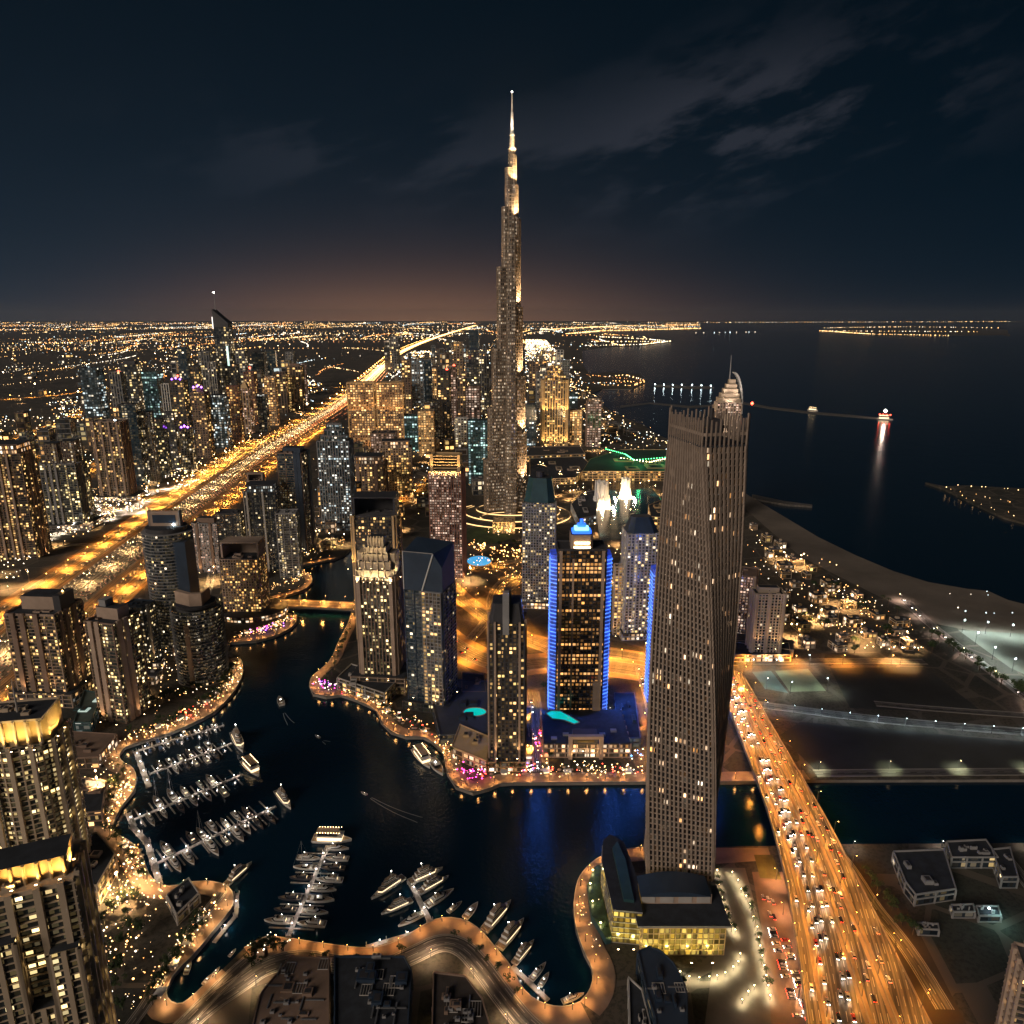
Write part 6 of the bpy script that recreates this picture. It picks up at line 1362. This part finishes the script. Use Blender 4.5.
treeline([(650,985),(640,960),(690,985)],7,'small tree near the amber podium','trees near the amber podium',(0,),.6,2)
treeline([(540,690),(600,712),(640,735)],9,'street tree on the blocks right of the blue lit tower','street trees near the blue tower',(0,1),.9,8)
# ================================================================ low buildings of the city, filling the land between the towers
occ=[]
for o in list(COL.objects):
    if o.parent is None and o.get('category') in('tower','skyscraper','building','warehouse','mall','garden'): occ.append((o.location.x,o.location.y))
def free(x,y,r): return all((x-a)**2+(y-b)**2>r*r for a,b in occ)
hwl=[(p.x,p.y) for p in hw]
def roaddist(x,y,pts):
    best=1e9
    for a,b in zip(pts,pts[1:]):
        dx,dy=b[0]-a[0],b[1]-a[1]; t_=max(0,min(1,((x-a[0])*dx+(y-a[1])*dy)/max(1e-6,dx*dx+dy*dy))); best=min(best,(x-a[0]-dx*t_)**2+(y-a[1]-dy*t_)**2)
    return math.sqrt(best)
allroads=[[(p.x,p.y) for p in q] for q in rr+[rb,br,br2]]
def okspot(x,y,r):
    return onland(x,y) and all(onland(x+a*r,y+b_*r) for a in(-1,1) for b_ in (-1,1)) and free(x,y,r+16) and roaddist(x,y,hwl)>100+r and all(roaddist(x,y,q)>r+14 for q in allroads)
HA=math.atan2(hw[20].y-hw[6].y,hw[20].x-hw[6].x)
ZONES=[('low lit block on the inland side of the city highway',[(-60,545),(60,480),(180,430),(300,395),(300,372),(60,420),(-60,460)],70,(16,34),(8,26),('cream','tan','grey','pale'),('shop','white','dense','warm')),
('low block between the marina towers and the highway',[(100,700),(230,600),(330,500),(345,545),(300,560),(240,600),(130,720)],26,(12,22),(6,20),('tan','grey','brown'),('shop','warm','dense')),
('low block in the district left of the tallest tower',[(350,560),(480,500),(480,420),(360,440)],34,(16,32),(10,40),('tan','pale','brown','gold'),('dense','shop','white','golden')),
('low block in the crowded centre distance',[(360,430),(490,420),(490,350),(400,360)],60,(22,44),(12,60),('tan','grey','pale','brown'),('dense','white','warm','cool')),
('low block right of the tallest tower',[(530,450),(600,448),(640,440),(600,405),(575,380),(545,345),(530,350)],46,(20,44),(10,45),('cream','grey','gold','pale'),('dense','shop','white','warm')),
('beach villa with warm lit windows on the right shore',[(750,525),(800,560),(860,600),(905,625),(910,655),(800,655),(775,640),(780,580)],34,(10,22),(5,11),('cream','tan','gold'),('shop','dense')),
('low block on the far left plain',[(-120,500),(60,410),(200,350),(200,335),(-200,345),(-200,440)],80,(24,60),(8,30),('grey','pale','tan','cream'),('warm','white','cool','dense'))]
LOW=[]
ZONES+=[('slim tower filling the crowded far left cluster',[(85,462),(200,440),(300,412),(300,388),(180,392),(85,425)],26,(26,42),(60,190),('dark','grey','brown','pale'),('white','warm','cool','dark')),
('mid height tower in the crowded centre distance',[(400,440),(488,430),(488,352),(412,362)],34,(22,38),(50,150),('brown','grey','tan','dark'),('dense','white','warm','cool')),
('mid height tower between the marina and the wide highway',[(205,600),(300,520),(345,470),(420,470),(400,510),(320,530)],14,(18,28),(35,75),('brown','grey','tan'),('dense','warm','yel')),
('mid height tower left of the bright inland square',[(-30,500),(60,470),(150,440),(150,420),(-40,445)],14,(28,44),(50,120),('brown','grey'),('warm','white','yel')),
('mid height block near the sea right of the tallest tower',[(530,440),(575,436),(570,390),(540,360),(528,370)],12,(24,36),(40,110),('grey','cream','brown'),('dense','white'))]
for lab,poly,n,sr,hr,wls,gls in ZONES:
    pw=[(p.x,p.y) for p in PL(poly)]; x0,x1=min(p[0] for p in pw),max(p[0] for p in pw); y0,y1=min(p[1] for p in pw),max(p[1] for p in pw); k=0;tries=0
    while k<n and tries<4000:
        tries+=1; x,y=R.uniform(x0,x1),R.uniform(y0,y1); s=R.uniform(*sr)
        if not inpoly(x,y,pw) or not okspot(x,y,s*.6): continue
        h=R.uniform(*hr); occ.append((x,y)); k+=1; _seed[0]+=1
        wl=CON[R.choice(wls)]; gl=R.choice(gls); w_,d_=s,s*R.uniform(.5,1)
        far_=y/600; fh=4*max(1,far_); r=thing('low_building' if lab.startswith(('low','beach')) else 'background_tower',lab,'building',(x,y,0),HA+rad(R.choice((0,90)))+rad(R.uniform(-6,6)),(lab if lab.startswith(('low','beach')) else lab+', all of them').replace('low block','low blocks').replace('low lit block','low lit blocks').replace('beach villa','beach villas'))
        q=rect(w_,d_); mb=MB(); mb.glass(q,0,h,GL[gl],fh,fh,_seed[0]); mb.build('glazing',r); mb=MB(); slabs(mb,q,0,h,fh,.3,.8*max(1,far_*.6),wl); piers(mb,q,0,h,fh*2,.7*max(1,far_*.6),.4,wl); mb.build('facade_frame',r)
        mb=MB(); mb.prism(grow(q,.2),h+.5,h+1.0,wl,capm=ROOF if k%2 else ROOF2); mb.box((w_*.15,-d_*.1,h+2),(w_*.25,d_*.25,2),wl); mb.box((-w_*.25,d_*.2,h+1.6),(w_*.15,d_*.2,1.2),CON['grey']); mb.build('roof',r); LOW.append(r)
# ================================================================ lights of the distant city: nobody could count them
LT=[LAMPMAT['sod'],LAMPMAT['warm'],LAMPMAT['white'],LAMPMAT['cool']]
dimm=[mat('far lamp %d'%i,(1,1,1),emit=c_,es=e) for i,(c_,e) in enumerate((((1,.50,.14),4.5),((1,.62,.26),4.5),((1,.84,.62),4.0),((.75,.95,1),3.0),((1,.36,.08),4.0)))]
def farok(x,y): return onland(x,y)
mb=MB(); n=0; rf=random.Random(11)
# streets: long straight rows of lamps on two grid directions, denser near district centres
def dens(x,y): 
    return .5+.5*math.sin(x*.0011+1.3)*math.sin(y*.0007+.4)+.35*math.sin(x*.00037-y*.00021)
for k in range(760):
    y=2100*math.exp(rf.uniform(0,3.5)); xr=y*.95; x=rf.uniform(-xr,xr*.9); a_=HA+rf.choice((0,math.pi/2,0))+rf.gauss(0,.12); L=rf.uniform(.10,.38)*y; st=max(26,y*.0065); mt=rf.choices(range(5),(5,5,3,1.4,2.5))[0]
    if dens(x,y)<rf.random()*.9: continue
    wob=rf.uniform(-.25,.25)
    m_=int(L/st)
    for i in range(m_):
        t_=i*st; px_=x+t_*math.cos(a_+wob*t_/L); py_=y+t_*math.sin(a_+wob*t_/L)
        if rf.random()<.2 or py_<1900 or not farok(px_,py_) or roaddist(px_,py_,hwl[::4])<120: continue
        mb.octa((px_+rf.gauss(0,4),py_+rf.gauss(0,4),9),py_*.00050*rf.choice((.5,.6,.7,.8,1,1.5)),dimm[mt]); n+=1
for k in range(15000):
    y=1500*math.exp(rf.uniform(0,1.0)**1 *rf.choice((2.2,2.9,4.0,4.0))); x=rf.uniform(-y*.95,y*.6)
    if not farok(x,y) or dens(x,y)<.25+rf.random()*.75 or (y<2200 and not free(x,y,40)) or roaddist(x,y,hwl[::4])<110: continue
    mb.octa((x,y,rf.uniform(4,12)),y*.00045*rf.choice((.4,.5,.6,.7,.9,1.5)),dimm[rf.choices(range(5),(4,5,4,2,1))[0]]); n+=1
mb.build('distant_street_lights',kind='stuff',label='countless street and window lights of the distant city plain')
# the highway carried on to the horizon, far coast and islands
mb=MB()
for o in (-30,-8,8,30):
    for p,a in along(hw,34,o):
        if p.y>1900: mb.octa((p.x,p.y,5),p.y*.00052*R.uniform(.5,1.2),dimm[1 if abs(o)<20 else 0])
for px,st,ks in (([(566,334),(600,331),(700,328.4)],60,(0,1)),([(540,330),(620,326),(700,325)],90,(0,1)),([(700,322.6),(820,322.3),(1010,321.7)],420,(0,1,2)),([(820,331),(870,334.3),(950,335.8)],60,(0,1,1)),([(825,328),(900,327),(1000,328)],160,(0,1,1,2)),([(830,331),(880,331.5),(980,332)],90,(0,1,2)),
  ([(585,346),(640,345),(671,341.5)],40,(1,2)),([(598,337),(640,339),(665,341)],60,(1,2,2)),([(592,342),(625,342),(660,342)],45,(0,1,2)),([(600,386),(632,387),(644,383)],26,(0,0,1)),([(604,378),(625,376),(640,380)],26,(0,1,2)),([(612,382),(636,383)],22,(0,)),([(700,333),(760,332)],260,(2,3)),([(585,385),(600,384),(615,385)],30,(2,3)),
  ([(945,491),(985,508),(1024,521)],22,(0,1,1)),([(960,489),(1000,492),(1024,494)],18,(1,1)),([(975,497),(1024,507)],16,(0,1)),
  ([(760,545),(800,572),(838,566),(800,556)],20,(0,1)),([(800,590),(845,588)],14,(1,)),([(820,600),(850,588),(870,620),(845,610)],13,(0,0)),([(815,628),(870,627)],10,(1,)),([(835,650),(925,652)],7,(1,2)),
  ([(955,598),(975,596),(995,598)],18,(3,2)),([(958,612),(990,617),(1024,618)],14,(3,2)),([(640,440),(668,445),(680,455)],22,(1,2)),([(600,420),(620,425),(650,440)],30,(2,3)),([(640,434),(660,438)],30,(2,)),([(815,626),(900,640),(925,655)],12,(0,4))):
    for p,a in along(PL(px),st): 
        s=p.y*.00062 if p.y>1500 else .8
        mb.octa((p.x+R.gauss(0,st*.25),p.y+R.gauss(0,st*.3),8 if p.y>1500 else 5),s*R.uniform(.6,1.3),dimm[R.choice(ks)])
mb.build('shore_lights',kind='stuff',label='rows of lights along the far shores, islands and beach gardens')
# street and terrace lights close by, in their thousands between the buildings
mb=MB(); rf=random.Random(5)
for lab,poly,n,size,ks in (('',[(-60,545),(60,480),(180,430),(330,390),(300,372),(60,400),(-60,440)],1500,.00075,(0,1,2,2,3)),('',[(350,560),(490,500),(490,350),(395,352),(350,420)],1700,.0007,(0,1,1,2,3)),('',[(525,505),(600,480),(680,450),(640,432),(600,405),(575,370),(545,340),(525,340)],1300,.0007,(0,1,1,2,2,3)),
  ('',[(750,525),(800,560),(870,600),(930,630),(925,655),(735,655)],230,.0008,(0,1,4,1,2)),('',[(-60,660),(40,560),(120,520),(200,480),(180,465),(60,500),(-60,545)],500,.0009,(0,1,2,2)),
  ('',[(120,730),(200,700),(225,650),(200,600),(300,560),(345,500),(255,560),(150,650)],420,.0009,(0,1,1,2)),('',[(545,600),(640,600),(650,560),(600,545),(560,560)],160,.0009,(0,1,1)),('',[(456,590),(550,600),(560,560),(456,550)],200,.0008,(0,4,1)),
  ('',[(60,900),(150,885),(160,1000),(110,1060),(60,1000)],150,.0008,(1,1,2)),('',[(60,830),(110,830),(120,760),(70,740)],90,.0009,(1,1,2,0))):
    pw=[(p.x,p.y) for p in PL(poly)]; x0,x1=min(p[0] for p in pw),max(p[0] for p in pw); y0,y1=min(p[1] for p in pw),max(p[1] for p in pw); k=0;tr=0
    while k<n and tr<n*8:
        tr+=1; x,y=rf.uniform(x0,x1),rf.uniform(y0,y1)
        if not inpoly(x,y,pw) or not onland(x,y) or roaddist(x,y,hwl[::3])<85: continue
        if math.sin(x*.021+y*.013)+math.sin(x*.009-y*.017)<rf.uniform(-1.6,1.2): continue
        mb.octa((x,y,rf.uniform(3,9)),y*size*rf.uniform(.45,1.1),dimm[rf.choice(ks)]); k+=1
mb.build('district_lights',kind='stuff',label='scattered garden, shop and street lights between the buildings')
# ---- festive lights on the promenade terraces
mb=MB()
def strew(px,n,wd,mats,r0=.25,r1=.85,z=(1.5,5)):
    pts=resample(PL(px),2)
    for _ in range(int(n*.62)):
        i=R.randrange(len(pts)); p=pts[i]; x,y=p.x+R.gauss(0,wd),p.y+R.gauss(0,wd)
        if onland(x,y): mb.octa((x,y,R.uniform(*z)),R.uniform(r0,r1),R.choice(mats))
WS=[dimm[1],dimm[0],dimm[0],dimm[4],dimm[2],mat('faint amber lamp',(1,.6,.3),emit=(1,.45,.12),es=1.2),mat('faint warm lamp',(1,.6,.3),emit=(1,.6,.28),es=.9)]; PK=[LAMPMAT['pink'],LAMPMAT['pink'],dimm[2],dimm[1]]
strew([(124,742),(160,732),(200,712),(225,690),(236,668)],300,6,WS); strew([(180,722),(205,706)],40,5,[LAMPMAT['red'],dimm[1]])
strew([(235,640),(265,632),(290,620)],150,6,WS+PK[:1]); strew([(250,636),(288,622)],50,4,[LAMPMAT['purple'],dimm[1]])
strew([(270,590),(295,582),(306,574)],90,5,WS); strew([(300,556),(330,550),(345,540)],70,6,WS)
strew([(318,686),(340,690)],70,5,[LAMPMAT['pink'],LAMPMAT['purple'],dimm[2]]); strew([(345,694),(380,706),(410,722),(430,736)],170,6,WS+[LAMPMAT['red']])
strew([(443,745),(460,765)],80,6,WS); strew([(462,772),(480,778)],60,4,[LAMPMAT['pink'],LAMPMAT['pink'],LAMPMAT['red'],dimm[2]]); strew([(490,772),(640,772)],220,4,[dimm[0],dimm[1],dimm[1],dimm[2],LAMPMAT['red']])
strew([(535,735),(545,760)],50,3,[LAMPMAT['red'],LAMPMAT['pink'],dimm[1]]); strew([(525,760),(528,772)],20,3,[LAMPMAT['purple']])
strew([(470,545),(520,556),(560,550)],160,12,[dimm[0],dimm[4],dimm[1]],.8,1.5); strew([(605,715),(640,765)],60,6,[dimm[2],dimm[1],LAMPMAT['blue']])
strew([(108,830),(120,800),(132,780)],130,3.5,WS); strew([(125,850),(138,868),(135,880)],110,4.5,WS); strew([(155,895),(170,905)],40,4,WS); strew([(155,995),(175,960),(205,915)],130,3.5,WS,.3,.6); strew([(215,905),(195,935)],30,3,WS)
strew([(100,885),(130,890),(95,925)],110,7,WS); strew([(105,940),(125,960),(110,1000)],90,8,WS); strew([(255,950),(280,945)],25,4,[dimm[2]],.3,.6); strew([(580,900),(590,940),(600,970)],30,3,WS,.25,.5)
strew([(605,870),(602,900),(610,930)],26,3,[dimm[2],dimm[1]],.3,.6); strew([(230,620),(268,618)],90,5,[LAMPMAT['green'],dimm[2],dimm[1]]); strew([(385,650),(440,700)],20,5,WS)
mb.build('terrace_lights',kind='stuff',label='festive lights strewn over the promenade terraces')
# mast lamps added to give each district its ground glow
ML=make_lamp('added tall district lamp mast','added district lamp masts',20,0,(1,.56,.22),'warm',15000,2.2,name='mast_lamp',cone=112)
first=True
def mast(px,py,e=1.0,lab='added tall mast lamp lighting the streets of a district between the towers'):
    global first
    p=P(px,py)
    if not onland(p.x,p.y): return
    if first: ML.location=p; ML['label']=lab; first=False; return
    s=max(1.0,p.y/1500); o=dup(ML,p,0,lab,'added district lamp masts')
MP=[(0,575),(30,585),(10,540),(40,545),(90,520),(115,510),(140,505),(150,490),(175,488),(200,470),(60,395),(20,400),(90,390),(110,470),(170,470),(215,462),(240,450),(262,440),(290,425),(300,412),(250,440),(30,500),(85,490),(80,450),(35,440),(200,610),(190,590),(215,580),(130,700),(300,535),(250,580),(350,520),
 (330,545),(400,530),(415,500),(430,455),(415,450),(400,470),(450,430),(470,440),(490,430),(395,410),(425,425),(440,412),(470,425),(480,400),(455,400),(540,470),(545,500),(570,500),(560,480),(575,492),(640,492),(665,494),(610,492),(540,488),(585,502),(610,460),(580,440),(600,450),(640,470),(660,480),(560,520),(630,520),(620,545),(610,580),(560,590),(650,555),(530,540),(470,580),(740,640),(790,640),(820,625),(850,610),(860,640),(905,648),(770,620),(780,560),(800,568),
 (120,640),(240,590),(440,560),(540,430),(555,420),(540,390),(590,380),(560,370),(120,900),(80,880),(100,800)]
for q in MP:
    for k in range(2): mast(q[0]+R.gauss(0,9)*(k>0),q[1]+R.gauss(0,5)*(k>0))
FM=make_lamp('added far mast lamp on the distant plain','added far mast lamps',45,0,(1,.58,.26),'warm',80000,9,name='mast_lamp')  # big lamps added to light the far ground and haze
ff=True
for i in range(60):
    y=2300*math.exp(R.uniform(0,1.5)); x=R.uniform(-y*.8,y*.28)
    if not onland(x,y): continue
    if ff: FM.location=(x,y,0); ff=False
    else: dup(FM,(x,y,0))
# ================================================================ haze
if HAZE:
    m=bpy.data.materials.new('city haze'); m.use_nodes=True; t=NT(m.node_tree); t.n.clear()
    v=t.new('ShaderNodeVolumePrincipled'); v.inputs['Color'].default_value=(.58,.66,.80,1); v.inputs['Density'].default_value=HAZE; v.inputs['Anisotropy'].default_value=.3
    o=t.new('ShaderNodeOutputMaterial'); t.l.new(v.outputs[0],o.inputs['Volume'])
    mb=MB(); mb.box((0,22000,395),(90000,50000,810),m); mb.build('haze',kind='stuff'); m.cycles.homogeneous_volume=True
